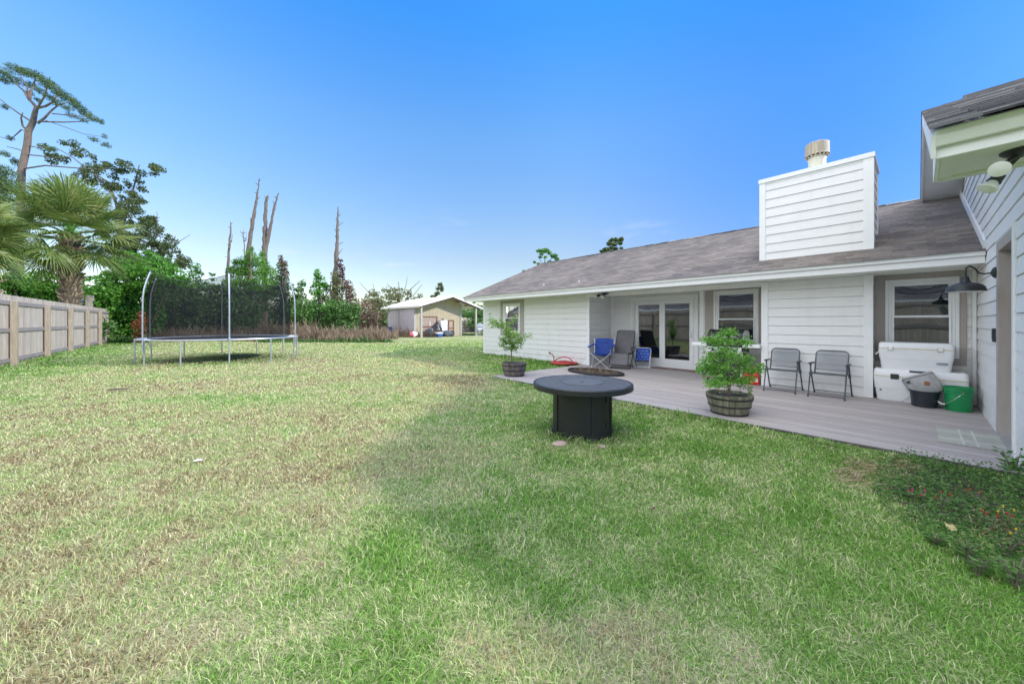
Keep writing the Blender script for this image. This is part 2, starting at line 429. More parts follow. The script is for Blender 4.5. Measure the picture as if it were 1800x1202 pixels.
def shingle_mat(name, c1, c2, mort, rowh, island=0.0):
    m, t = newmat(name)
    tc = nd(t, 'ShaderNodeTexCoord'); sp = nd(t, 'ShaderNodeSeparateXYZ'); L(t, tc.outputs['Object'], sp.inputs[0])
    cb = nd(t, 'ShaderNodeCombineXYZ'); L(t, sp.outputs[1], cb.inputs[0]); L(t, sp.outputs[0], cb.inputs[1])
    br = nd(t, 'ShaderNodeTexBrick', offset=.37, squash=1.0, inp={'Scale': 1.0, 'Mortar Size': .0012, 'Brick Width': .24, 'Row Height': rowh, 'Bias': 0.0})
    br.inputs['Color1'].default_value = rgba(c1); br.inputs['Color2'].default_value = rgba(c2); br.inputs['Mortar'].default_value = rgba(mort)
    L(t, cb.outputs[0], br.inputs['Vector'])
    wn_ = nd(t, 'ShaderNodeTexNoise', inp={'Scale': .8, 'Detail': 4.}); L(t, tc.outputs['Object'], wn_.inputs['Vector'])
    g2 = nd(t, 'ShaderNodeTexNoise', inp={'Scale': 140., 'Detail': 2.}); L(t, tc.outputs['Object'], g2.inputs['Vector'])
    a = nd(t, 'ShaderNodeMapRange', inp={'From Min': .3, 'From Max': .7, 'To Min': .82, 'To Max': 1.15}); L(t, wn_.outputs['Fac'], a.inputs['Value'])
    b = nd(t, 'ShaderNodeMapRange', inp={'From Min': .3, 'From Max': .7, 'To Min': .8, 'To Max': 1.2}); L(t, g2.outputs['Fac'], b.inputs['Value'])
    mu = nd(t, 'ShaderNodeMath', operation='MULTIPLY'); L(t, a.outputs[0], mu.inputs[0]); L(t, b.outputs[0], mu.inputs[1])
    if island > 0:
        gi = nd(t, 'ShaderNodeNewGeometry'); mi = nd(t, 'ShaderNodeMapRange', inp={'To Min': 1-island, 'To Max': 1+island}); L(t, gi.outputs['Random Per Island'], mi.inputs['Value'])
        mu2 = nd(t, 'ShaderNodeMath', operation='MULTIPLY'); L(t, mu.outputs[0], mu2.inputs[0]); L(t, mi.outputs[0], mu2.inputs[1]); mu = mu2
    v = nd(t, 'ShaderNodeVectorMath', operation='SCALE'); L(t, br.outputs[0], v.inputs[0]); L(t, mu.outputs[0], v.inputs['Scale'])
    p = nd(t, 'ShaderNodeBsdfPrincipled', inp={'Roughness': .85, 'Specular IOR Level': .3}); L(t, v.outputs[0], p.inputs['Base Color'])
    bp = nd(t, 'ShaderNodeBump', inp={'Strength': .5, 'Distance': .004}); L(t, g2.outputs['Fac'], bp.inputs['Height']); L(t, bp.outputs[0], p.inputs['Normal'])
    o = nd(t, 'ShaderNodeOutputMaterial'); L(t, p.outputs[0], o.inputs[0])
    return m
def glass_mat(name, tint=(.75,.82,.82), refl=1.0):
    m, t = newmat(name)
    fr = nd(t, 'ShaderNodeFresnel', inp={'IOR': 1.75})
    mu = nd(t, 'ShaderNodeMath', operation='MULTIPLY', use_clamp=True); mu.inputs[1].default_value = 1.6*refl; L(t, fr.outputs[0], mu.inputs[0])
    tr = nd(t, 'ShaderNodeBsdfTransparent'); tr.inputs[0].default_value = rgba(tint)
    gl = nd(t, 'ShaderNodeBsdfGlossy', inp={'Roughness': .01}); gl.inputs[0].default_value = (.95,1,.98,1)
    mx = nd(t, 'ShaderNodeMixShader'); L(t, mu.outputs[0], mx.inputs[0]); L(t, tr.outputs[0], mx.inputs[1]); L(t, gl.outputs[0], mx.inputs[2])
    o = nd(t, 'ShaderNodeOutputMaterial'); L(t, mx.outputs[0], o.inputs[0])
    return m
def net_mat(name, col, alpha):
    m, t = newmat(name)
    d = nd(t, 'ShaderNodeBsdfDiffuse'); d.inputs[0].default_value = rgba(col)
    tr = nd(t, 'ShaderNodeBsdfTransparent')
    tc = nd(t, 'ShaderNodeTexCoord'); n = nd(t, 'ShaderNodeTexNoise', inp={'Scale': 1.5, 'Detail': 2.}); L(t, tc.outputs['Object'], n.inputs['Vector'])
    mr = nd(t, 'ShaderNodeMapRange', inp={'From Min': .3, 'From Max': .7, 'To Min': alpha-.06, 'To Max': alpha+.06}); L(t, n.outputs['Fac'], mr.inputs['Value'])
    mx = nd(t, 'ShaderNodeMixShader'); L(t, mr.outputs[0], mx.inputs[0]); L(t, tr.outputs[0], mx.inputs[1]); L(t, d.outputs[0], mx.inputs[2])
    o = nd(t, 'ShaderNodeOutputMaterial'); L(t, mx.outputs[0], o.inputs[0])
    return m
m_siding = mat('white_painted_siding', (.80,.80,.795), .55, var=.035, vscale=3, bump=.12, bscale=14, stretch=(1,1,9))
def dirty(m):
    t = m.node_tree; p = [n for n in t.nodes if n.type == 'BSDF_PRINCIPLED'][0]; src = p.inputs['Base Color'].links[0].from_socket
    geo = nd(t, 'ShaderNodeNewGeometry'); sp = nd(t, 'ShaderNodeSeparateXYZ'); L(t, geo.outputs['Position'], sp.inputs[0])
    n = nd(t, 'ShaderNodeTexNoise', inp={'Scale': 5., 'Detail': 5., 'Roughness': .65}); L(t, geo.outputs['Position'], n.inputs['Vector'])
    mp = nd(t, 'ShaderNodeMapping'); mp.inputs['Scale'].default_value = (7, 7, .35); L(t, geo.outputs['Position'], mp.inputs[0])
    n2 = nd(t, 'ShaderNodeTexNoise', inp={'Scale': 1.3, 'Detail': 4.}); L(t, mp.outputs[0], n2.inputs['Vector'])
    zz = nd(t, 'ShaderNodeMapRange', interpolation_type='SMOOTHSTEP', inp={'From Min': .62, 'From Max': .08}); L(t, sp.outputs[2], zz.inputs['Value'])
    na = nd(t, 'ShaderNodeMapRange', inp={'From Min': .38, 'From Max': .66, 'To Max': .34}); L(t, n.outputs['Fac'], na.inputs['Value'])
    m1 = nd(t, 'ShaderNodeMath', operation='MULTIPLY'); L(t, zz.outputs[0], m1.inputs[0]); L(t, na.outputs[0], m1.inputs[1])
    nb = nd(t, 'ShaderNodeMapRange', inp={'From Min': .50, 'From Max': .75, 'To Max': .10}); L(t, n2.outputs['Fac'], nb.inputs['Value'])
    ad = nd(t, 'ShaderNodeMath', operation='ADD', use_clamp=True); L(t, m1.outputs[0], ad.inputs[0]); L(t, nb.outputs[0], ad.inputs[1])
    mx = nd(t, 'ShaderNodeMix', data_type='RGBA'); L(t, ad.outputs[0], mx.inputs[0]); L(t, src, mx.inputs[6]); mx.inputs[7].default_value = (.44, .43, .38, 1)
    L(t, mx.outputs[2], p.inputs['Base Color'])
dirty(m_siding)
m_trim = mat('white_trim_paint', (.82,.83,.83), .5, var=.03, vscale=4, bump=.05, bscale=30)
m_soffit = mat('cream_soffit_paint', (.76,.77,.70), .6, var=.04, vscale=3)
m_taupe = mat('taupe_trim_paint', (.40,.36,.33), .6, var=.05, vscale=4, bump=.1, bscale=20, stretch=(6,6,1))
m_vinyl = mat('white_vinyl_frame', (.84,.85,.86), .35, var=.02)
m_dark = mat('dark_room', (.03,.033,.036), .9, var=.3, vscale=2)
m_blind = mat('window_blind', (.16,.18,.18), .7, var=.1)
m_shingle = shingle_mat('weathered_brown_shingles', (.25,.22,.20), (.15,.134,.125), (.07,.064,.06), .1288)
m_shingle2 = shingle_mat('grey_weathered_shingles', (.20,.197,.20), (.11,.11,.115), (.06,.06,.06), .1288, .75)
m_glass = glass_mat('window_glass')
m_deck = mat('composite_deck_boards', (.36,.328,.325), .62, var=.14, vscale=5, bump=.15, bscale=40, stretch=(9,.5,1), island=.09)
m_deckedge = mat('dark_deck_edge', (.07,.062,.06), .7)
m_black = mat('black_powder_coat', (.02,.021,.022), .42, var=.25, vscale=4, bump=.05, bscale=200)
m_blackm = mat('matt_black_metal', (.03,.031,.034), .5, var=.2)
m_tabletop = mat('slate_grey_table_slats', (.105,.107,.11), .45, var=.3, vscale=5, stretch=(1,8,1), bump=.05)
m_steel = mat('galvanised_steel', (.62,.64,.66), .38, metal=.85, var=.12, vscale=12)
m_silver = mat('silver_grill_panel', (.72,.73,.74), .35, metal=.35, var=.08, vscale=8)
m_chrome = mat('polished_metal', (.75,.75,.75), .18, metal=1.0, var=.05)
m_greymetal = mat('dark_grey_chair_tube', (.075,.088,.10), .42, metal=.3, var=.15)
m_sling = net_mat('grey_mesh_sling', (.26,.285,.31), .60)
m_net = net_mat('black_safety_net', (.018,.02,.022), .49)
m_matblk = mat('black_jump_mat', (.022,.024,.027), .75, var=.2)
m_fencep = mat('weathered_fence_boards', (.46,.395,.325), .85, var=.28, vscale=3.5, bump=.4, bscale=30, stretch=(9,9,.6), island=.16)
m_fencer = mat('fence_rails_grey', (.27,.24,.225), .85, var=.3, vscale=5, bump=.4, bscale=30, stretch=(3,1,9), island=.12)
m_post = mat('treated_fence_post', (.36,.30,.215), .85, var=.25, vscale=4, bump=.4, bscale=30, stretch=(8,8,.7), island=.12)
m_barrel = mat('mossy_oak_staves', (.21,.19,.145), .85, var=.45, vscale=5, bump=.5, bscale=30, stretch=(5,5,.8), dirt=(.09,.115,.055), island=.2)
m_barrel2 = mat('dark_weathered_staves', (.175,.15,.13), .88, var=.45, vscale=5, bump=.5, bscale=30, stretch=(5,5,.8), island=.25)
m_iron = mat('rusty_iron_hoop', (.045,.042,.045), .6, metal=.5, var=.4, vscale=10)
m_soil = mat('potting_soil', (.075,.05,.035), .95, var=.5, vscale=20, bump=.8, bscale=40)
m_bark = mat('grey_brown_bark', (.14,.11,.095), .9, var=.4, vscale=6, bump=.8, bscale=12, stretch=(3,3,.8))
m_pinebark = mat('pinkish_pine_bark', (.18,.135,.115), .9, var=.4, vscale=5, bump=.8, bscale=9, stretch=(3,3,1))
m_snag = mat('bare_dead_wood', (.165,.13,.11), .9, var=.45, vscale=5, bump=.7, bscale=10, stretch=(4,4,.6))
m_twig = mat('thin_branch_bark', (.18,.145,.12), .9, var=.3)
m_boot = mat('palm_boot_fibre', (.30,.225,.15), .9, var=.5, vscale=8, bump=.6, bscale=20, island=.5)
m_palmtrunk = mat('palm_trunk_fibre', (.10,.075,.05), .95, var=.4, vscale=10, bump=.8, bscale=18)
m_palmsmooth = mat('smooth_palm_trunk', (.40,.33,.24), .9, var=.25, vscale=8, bump=.5, bscale=16, stretch=(1,1,5))
lf_palm = leafmat('palm_fronds', [(0.061, 0.107, 0.023), (0.115, 0.186, 0.042), (0.202, 0.265, 0.067), (0.365, 0.352, 0.142)], .25, .4)
lf_pine = leafmat('pine_needles', [(.037,.079,.023),(.079,.142,.037),(.142,.211,.053)], .2)
lf_oak = leafmat('oak_leaves_dark', [(.023,.044,.014),(.058,.095,.032),(.113,.158,.050),(.190,.176,.076)], .25)
lf_bright = leafmat('bright_green_leaves', [(.026,.086,.015),(.066,.198,.026),(.125,.330,.040),(.210,.448,.066)], .35)
lf_mid = leafmat('mid_green_leaves', [(.026,.072,.020),(.065,.157,.036),(.121,.248,.057),(.213,.313,.100)], .3)
lf_olive = leafmat('olive_leaves', [(.054,.068,.024),(.121,.149,.054),(.203,.216,.088),(.324,.284,.135)], .3)
lf_brown = leafmat('dead_brown_leaves', [(.07,.045,.03),(.15,.10,.065),(.23,.165,.11),(.31,.24,.16)], .25)
lf_red = leafmat('red_autumn_leaves', [(.06,.09,.02),(.13,.10,.03),(.30,.08,.04),(.40,.13,.07)], .3)
lf_vine = leafmat('purple_brown_vine', [(.06,.03,.03),(.12,.06,.055),(.19,.11,.09)], .2)
lf_young = leafmat('young_pine_needles', [(.038,.108,.014),(.083,.215,.028),(.151,.342,.044),(.253,.455,.076)], .3)
lf_pot = leafmat('potted_shrub_leaves', [(.065,.169,.026),(.130,.325,.046),(.221,.481,.078),(.364,.585,.156)], .35, noise=5)
lf_crape = leafmat('yellow_green_leaves', [(.150,.163,.050),(.163,.300,.056),(.250,.463,.088),(.400,.375,.150)], .35, noise=5)
lf_dry = leafmat('dry_weeds', [(.10,.075,.05),(.20,.145,.095),(.30,.225,.15),(.40,.32,.22)], .2, noise=.6)
m_cream = mat('cream_metal_siding', (.43,.36,.245), .6, var=.05, vscale=2)
m_pink = mat('pinkish_grey_metal_siding', (.60,.51,.575), .6, var=.06, vscale=2)
m_whitemetal = mat('white_metal_roof', (.80,.78,.76), .5, var=.04, vscale=2)
m_browndoor = mat('brown_door_frame', (.16,.075,.045), .7, var=.3)
m_planks = mat('pale_plank_door', (.40,.31,.25), .85, var=.3, vscale=6, stretch=(6,6,.6))
m_woodframe = mat('rafter_wood', (.18,.14,.11), .9, var=.2)
m_greypost = mat('grey_timber_post', (.40,.385,.34), .8, var=.15)
m_white_pl = mat('white_cooler_plastic', (.80,.81,.83), .38, var=.05, vscale=3, bump=.03, bscale=80)
m_yellowseal = mat('yellowed_seal', (.62,.58,.36), .6, var=.1)
m_greyfabric = mat('grey_soft_cooler_fabric', (.36,.36,.365), .7, var=.12, vscale=7, bump=.25, bscale=70)
m_leather = mat('brown_leather_patch', (.25,.09,.035), .6)
m_navy = mat('dark_navy_plastic', (.022,.026,.036), .4, var=.2)
m_green = mat('green_bucket_plastic', (.012,.27,.085), .35, var=.12, vscale=4)
m_red = mat('red_plastic', (.62,.03,.02), .4, var=.12)
m_hose = mat('red_hose_rubber', (.42,.03,.03), .45, var=.2)
m_blue = mat('blue_camp_fabric', (.02,.065,.33), .7, var=.15, vscale=6, bump=.2, bscale=60)
m_grfab = mat('grey_recliner_fabric', (.17,.165,.175), .75, var=.1, bump=.2, bscale=90)
m_rug = mat('grey_green_mat', (.36,.375,.335), .9, var=.1, vscale=9, bump=.4, bscale=120)
m_rugline = mat('pale_mat_stripe', (.50,.51,.47), .9, var=.1)
m_brickmat = mat('brick_pavers', (.24,.16,.145), .9, var=.35, vscale=9, bump=.3, island=.3)
m_paper = mat('white_paper', (.85,.86,.88), .7, var=.02)
m_frost = mat('frosted_lamp_glass', (.72,.74,.70), .25, var=.06)
m_greystone = mat('pink_stone', (.45,.33,.28), .85, var=.2, bump=.4)
m_bluepl = mat('blue_plastic', (.03,.16,.55), .45, var=.1)
m_mulch = mat('dark_mulch', (.055,.042,.034), .95, var=.6, vscale=25, bump=.9, bscale=60)
m_straw = leafmat('straw_litter', [(.24,.18,.10),(.38,.30,.18),(.50,.42,.27)], .1)
m_ground = lawn_ground_mat()
m_grass = grass_mat()

# ================================================================== SETTING: ground
def make_ground():
    # one sheet to the horizon: fine near the yard, coarse far out
    def axis(lo, hi, fine_lo, fine_hi, st):
        a = list(np.arange(fine_lo, fine_hi+1e-6, st))
        x = fine_lo; s = st
        while x > lo: s *= 1.5; x -= s; a.insert(0, max(x, lo))
        x = fine_hi; s = st
        while x < hi: s *= 1.5; x += s; a.append(min(x, hi))
        return np.array(sorted(set(a)))
    xs = axis(-900, 900, -8, 24, .5); ys = axis(-900, 1200, -6, 46, .5); xs = np.array(sorted(set(list(xs)+[4.95, 5.25, 5.55, 5.6, 5.7]))); ys = np.array(sorted(set(list(ys)+[7.2, 7.6])))
    XX, YY = np.meshgrid(xs, ys, indexing='ij')
    Z = GZ(XX, YY)
    V = np.stack([XX, YY, Z], -1).reshape(-1, 3)
    n, k = len(xs), len(ys)
    I = np.arange(n*k).reshape(n, k)
    q = np.stack([I[:-1,:-1], I[1:,:-1], I[1:,1:], I[:-1,1:]], -1).reshape(-1, 4)
    o = np_mesh('ground', V, q.ravel(), np.arange(len(q))*4, np.full(len(q), 4), m_ground)
    o.data.polygons.foreach_set('use_smooth', [True]*len(o.data.polygons))
    tag(o, 'mown lawn of patchy green and straw coloured grass', 'lawn', kind='structure')
def GZ(x, y):
    z = .035*np.sin(x*.55+1.3)*np.sin(y*.4+.4) + .018*np.sin(x*1.7+y*.9)
    near = np.clip((np.hypot(x-5, y-4)-3.0)/6, 0, 1)
    z = z*near*np.clip(1-(np.hypot(x, y)-60)/60, 0, 1)
    # gentle rise against the end of the house
    rise = .07*np.clip((x-6.5)/2.5, 0, 1)*np.clip((y-6.0)/1.2, 0, 1)*np.clip((16-y)/3, 0, 1)
    lip = .052*np.clip((x-4.95)/.6, 0, 1)*np.clip((y+1.2)/.5, 0, 1)*np.clip((7.6-y)/.4, 0, 1)*np.clip((5.7-x)/.1, 0, 1)
    return z + rise + lip - .004
make_ground()

def make_grass():
    V = []; 
    def in_clear(x, y):
        c = (x > 5.52) & (y < 7.22) & (y > -.7)
        c |= (x > 9.28) & (y < 12.5) & (y > -.7)
        c |= (x > 4.95) & (y <= -.55)
        c |= np.hypot(x-TABLE[0], y-TABLE[1]) < .40
        bed = ((x-4.75)/.75)**2 + ((y+.28)/.5)**2 < 1
        c |= bed & (RNG.random(len(x)) < .55)
        return c
    bands = [(.95, 1.9, 12000), (1.9, 2.8, 11000), (2.8, 4.2, 6500), (4.2, 6.5, 3200), (6.5, 10, 1400), (10, 16, 520), (16, 28, 170)]
    tot = 0
    outV = []; 
    for z0, z1, dens in bands:
        area = (z1*z1 - z0*z0)/2 * 3.5
        n = int(area*dens)
        d = np.sqrt(RNG.random(n)*(z1*z1-z0*z0)+z0*z0)
        u = (RNG.random(n)-.5)*3.5
        x = d*(S_+u*C_); y = d*(C_-u*S_)
        keep = ~in_clear(x, y)
        x, y, d = x[keep], y[keep], d[keep]; n = len(x)
        clump = np.sin(x*5.1+1.7*np.sin(y*3.3))*np.sin(y*4.7+1.3*np.sin(x*2.9))
        h = (.018 + .024*RNG.random(n)**1.6)*(1+.35*clump)*np.clip(.85+d*.04, .85, 1.5)
        tallm = RNG.random(n) < .012
        h = np.where(tallm, h*1.7, h)
        # longer fringe at the deck edge, house foot and fence foot
        fr = ((np.abs(x-5.5) < .12) & (y < 7.1)) | ((np.abs(y-7.25) < .1) & (x > 5.6)) | ((np.abs(x-9.2) < .18) & (y > 7)) | (np.abs(x+4.45) < .5) 
        h = np.where(fr, h*1.8, h)
        h = np.where(np.abs(np.hypot(x-TABLE[0], y-TABLE[1])-.435) < .05, h*2.5, h)
        w = (.0009 + .0009*RNG.random(n))*np.maximum(1.2, d*.72)
        az = RNG.random(n)*2*np.pi
        lean = h*(.2+1.9*RNG.random(n)**1.3); 
        az2 = az + (RNG.random(n)-.5)*1.6
        px, py = np.cos(az+np.pi/2)*w, np.sin(az+np.pi/2)*w
        z = GZ(x, y)
        dx, dy = np.cos(az2)*lean, np.sin(az2)*lean
        b1 = np.stack([x-px, y-py, z-.004], -1); b2 = np.stack([x+px, y+py, z-.004], -1)
        m1 = np.stack([x+dx*.4-px*.8, y+dy*.4-py*.8, z+h*.62], -1); m2 = np.stack([x+dx*.4+px*.8, y+dy*.4+py*.8, z+h*.62], -1)
        tp = np.stack([x+dx*1.05, y+dy*1.05, z+h*(1.0-.25*RNG.random(n))], -1)
        outV.append(np.stack([b1, b2, m2, m1, tp], 1).reshape(-1, 3))
    V = np.concatenate(outV); n = len(V)//5
    b = (np.arange(n)*5)[:, None]
    lo = (b + np.array([[0,1,2,3,3,2,4]])).ravel()
    st = (np.arange(n)*7)[:, None] + np.array([[0,4]]); to = np.tile([4,3], n)
    o = np_mesh('grass', V, lo, st.ravel(), to, m_grass)
    tag(o, 'short lawn grass, straw coloured in the sun and greener by the house', 'grass', kind='stuff')
TABLE = (3.81, 2.92)
make_grass()

# ------------------------------------------------------------------ deck
def make_deck():
    t = thing('deck', 'greyish mauve composite deck along the back of the white house', 'deck', (7.4, 3.2, 0))
    mb = MB(); x = 5.6; bw = .138; gap = .008
    i = 0
    while x < 10.64:
        x1 = min(x+bw, 10.64)
        y1 = 7.15 if x < 9.3 else 6.84
        # board joints
        j = [-.66]
        if i % 2 == 0: j.append(2.3+1.2*((i*7) % 5)/5)
        else: j.append(4.2-.9*((i*3) % 4)/4)
        j.append(y1)
        for a, b in zip(j[:-1], j[1:]):
            mb.box(x, x1-gap, a, b-.004, .052, .08 - .003*random.random())
        x += bw; i += 1
    mb.build('deck_board', m_deck, t)
    mb = MB(); mb.box(5.572, 5.597, -.66, 7.15, -.03, .074); mb.box(5.6, 9.3, 7.152, 7.175, -.03, .074)
    mb.box(5.62, 10.6, -.65, 6.8, -.03, .03)
    mb.build('edge_board', m_deckedge, t)
make_deck()
# ================================================================== HOUSE
house = thing('house', 'long white lap sided single storey house with brown shingle roof and sided chimney', 'house', (9.3, 3, 0))
EX = .185
def wallX(poly, X, name='wall', m=None, face=-1, parent=None, th=.014, origin=.08):     # wall in plane X, poly in (Y, z), facing -X
    mb = MB(); polys = poly if isinstance(poly[0][0], (tuple, list)) else [poly]
    for p in polys: courses(mb, p, lambda s, t, d: (X+face*d, s, t), EX, th, origin, 0, .006)
    return mb.build(name, m or m_siding, parent or house)
def wallY(poly, Y, name='wall', m=None, face=1, parent=None, th=.014, origin=.08):      # wall in plane Y, poly in (X, z)
    mb = MB(); polys = poly if isinstance(poly[0][0], (tuple, list)) else [poly]
    for p in polys: courses(mb, p, lambda s, t, d: (s, Y+face*d, t), EX, th, origin, 0, .006)
    return mb.build(name, m or m_siding, parent or house)
def rc(a, b, c, d): return [(a, c), (b, c), (b, d), (a, d)]
LX = 9.35; TOPZ = 2.335
# bedroom end of the house
wallX([rc(6.9, 10.03, 0, TOPZ), rc(11.17, 12.45, 0, TOPZ), rc(10.03, 11.17, 0, .95), rc(10.03, 11.17, 2.24, TOPZ)], LX)
# gable end facing away
def main_roof_z(x): return 2.47 + .41*(x-8.45) if x < 13.2 else 2.47+.41*(17.95-x)
wallY([rc(LX, 17.05, 0, TOPZ), [(LX, TOPZ), (17.05, TOPZ), (13.2, 4.30)]], 12.45)
wallX(rc(-8, 12.45, 0, TOPZ), 17.05, face=1)
# porch recess
wallY(rc(LX, 10.66, 0, 2.4), 6.9, face=-1)
wallX([rc(6.15, 6.9, 0, 2.4), rc(3.85, 4.06, 0, 2.4), rc(4.06, 6.15, 2.22, 2.4)], 10.6)
wallX([rc(3.72, 3.85, 0, 2.4), rc(2.2, 2.47, 0, 2.4), rc(2.47, 3.72, 0, .86), rc(2.47, 3.72, 2.29, 2.4)], 10.2)
wallY(rc(10.2, 10.6, 0, 2.4), 3.85)
wallX(rc(.64, 2.1, 0, 2.335), 9.17)
wallY(rc(9.17, 10.2, 0, 2.4), 2.2)
wallY(rc(9.17, 9.65, 0, 2.4), .54, face=-1)
wallX([rc(-.67, -.52, 0, 2.4), rc(.42, .54, 0, 2.4), rc(-.52, .42, 0, .78), rc(-.52, .42, 2.27, 2.4)], 9.65)
# corner boards
for bx in ((LX-.022, LX+.03, 6.87, 6.97, 0, 2.31), (LX-.022, LX+.05, 12.36, 12.475, 0, 2.31), (10.578, 10.60, 6.79, 6.885, .08, 2.36), (10.54, 10.575, 6.862, 6.885, .08, 2.36),
           (10.178, 10.3, 3.77, 3.874, .08, 2.36), (9.148, 9.25, 2.10, 2.222, .08, 2.31), (9.148, 9.25, .518, .64, .08, 2.31), (9.60, 9.648, -.655, -.61, .08, 2.31)):
    MB().box(*bx).build('corner_board', m_trim, house, bevel=.004)
# porch header beam, soffits
mb = MB(); mb.box(9.2, 9.34, 2.225, 6.868, 2.225, 2.42); mb.build('header_beam', m_trim, house, bevel=.004)
mb = MB()
mb.box(8.53, 9.34, 6.90, 12.56, 2.318, 2.335); mb.box(8.53, 9.19, 2.2, 6.898, 2.318, 2.335); mb.box(8.53, 9.64, -.655, 2.198, 2.319, 2.336)
mb.box(9.345, 10.6, 2.2, 6.9, 2.37, 2.385)
mb.build('soffit', m_soffit, house)
# fascia: lower board with a projecting upper strip
mb = MB()
mb.box(8.485, 8.528, -.655, 12.62, 2.30, 2.405); mb.build('fascia', m_trim, house, bevel=.004)
mb = MB(); mb.box(8.445, 8.53, -.655, 12.64, 2.408, 2.475)
for yy in (.35, 2.9, 6.0, 9.1): mb.box(8.438, 8.444, yy, yy+.012, 2.41, 2.47)
mb.build('drip_board', m_trim, house, bevel=.004)
# main roof
XE, YE = 8.41, 12.68
mb = MB()
courses(mb, [(-.66, 0), (YE, 0), (YE, 13.2-XE), (-.66, 13.2-XE)], lambda s, t, d: (XE+t, s, 2.47+.41*t+d), .1288, .010, 0, .4)
mb.build('roof', m_shingle, house)
mb = MB()
courses(mb, [(-8.0, 0), (YE, 0), (YE, 17.99-13.2), (-8.0, 17.99-13.2)], lambda s, t, d: (17.99-t, s, 2.47+.41*t+d), .1288, .010, 0)
mb.build('roof', m_shingle, house)
mb = MB()                                         # roof deck under the shingles, rake board, ridge cap
mb.add([(XE,-.66,2.465),(13.2,-.66,4.43),(13.2,YE-.01,4.43),(XE,YE-.01,2.465)], [(0,1,2,3)])
mb.bar((8.45, YE-.03, 2.40), (13.2, YE-.03, 4.35), .03, .13); mb.bar((17.95, YE-.03, 2.40), (13.2, YE-.03, 4.35), .03, .13)
mb.build('rake_board', m_trim, house)
mb = MB()
y = -.6
while y < YE-.05:
    mb.add([(13.05,y,4.405),(13.2,y,4.462),(13.35,y,4.405),(13.05,y+.29,4.393),(13.2,y+.29,4.452),(13.35,y+.29,4.393),(13.05,y,4.390),(13.35,y,4.390)],
           [(0,1,4,3),(1,2,5,4),(0,6,1),(1,7,2)]); y += .28
mb.build('ridge_cap', m_shingle2, house)
# two small roof jacks near the eave
for p in (onx(956, 508, 9.0), onx(1018, 503, 9.0)):
    z = main_roof_z(9.0)
    mb = MB(); mb.lathe([(.035, -.03), (.035, .01), (.018, .015), (.018, .05), (.027, .055), (.027, .065), (0, .068)], 12, Matrix.Translation((9.0, p.y, z)))
    mb.box(8.95, 9.05, p.y-.05, p.y+.05, z-.03, z+.010)
    mb.build('roof_vent', m_trim, house)
# chimney chase
ch = MB()
def chim(poly, fn): courses(ch, poly, fn, .19, .014, 2.55, 0, .007)
chim(rc(.60, 2.16, 2.7, 4.42), lambda s, t, d: (9.17-d, s, t))
chim([(9.24, 2.75), (10.20, 3.1), (10.20, 4.42), (9.24, 4.42)], lambda s, t, d: (s, .53-d, t))
chim([(9.24, 2.75), (10.20, 3.1), (10.20, 4.42), (9.24, 4.42)], lambda s, t, d: (s, 2.23+d, t))
chim(rc(.60, 2.16, 3.0, 4.42), lambda s, t, d: (10.26+d, s, t))
chimney = ch.build('chimney', m_siding, house)
for bx in ((9.146, 9.26, .506, .645, 2.70, 4.43), (9.146, 9.26, 2.145, 2.255, 2.70, 4.43), (10.17, 10.265, .506, .529, 3.15, 4.43)):
    MB().box(*bx).build('chimney_trim', m_trim, chimney)
mb = MB(); mb.box(9.13, 10.29, .49, 2.27, 4.432, 4.52); mb.box(9.155, 10.27, .52, 2.25, 4.40, 4.431)
mb.build('chimney_cap', m_trim, chimney, bevel=.004)
m_flue = mat('cream_flue_metal', (.62,.60,.47), .5, var=.12, vscale=6)
m_fluecap = mat('streaked_flue_cap', (.42,.36,.27), .6, var=.35, vscale=5, stretch=(8,8,.5))
fx, fy = 9.7, 1.37
mb = MB(); mb.lathe([(.145, 4.5), (.145, 4.82), (.155, 4.825), (.155, 4.85), (.145, 4.86), (.145, 4.98)], 28, Matrix.Translation((fx, fy, 0)))
mb.build('flue_pipe', m_flue, chimney, smooth=True)
mb = MB(); mb.lathe([(.185, 4.905), (.20, 4.905), (.20, 5.15), (.17, 5.17), (0, 5.175)], 28, Matrix.Translation((fx, fy, 0)))
mb.lathe([(.203, 4.905), (.21, 4.91), (.203, 4.925)], 28, Matrix.Translation((fx, fy, 0)))
for k in range(16):
    a = 2*math.pi*k/16; mb.tube([(fx+.16*math.cos(a), fy+.16*math.sin(a), 4.87), (fx+.195*math.cos(a), fy+.195*math.sin(a), 4.92)], .016, 6)
mb.build('flue_cap', m_fluecap, chimney, smooth=True)

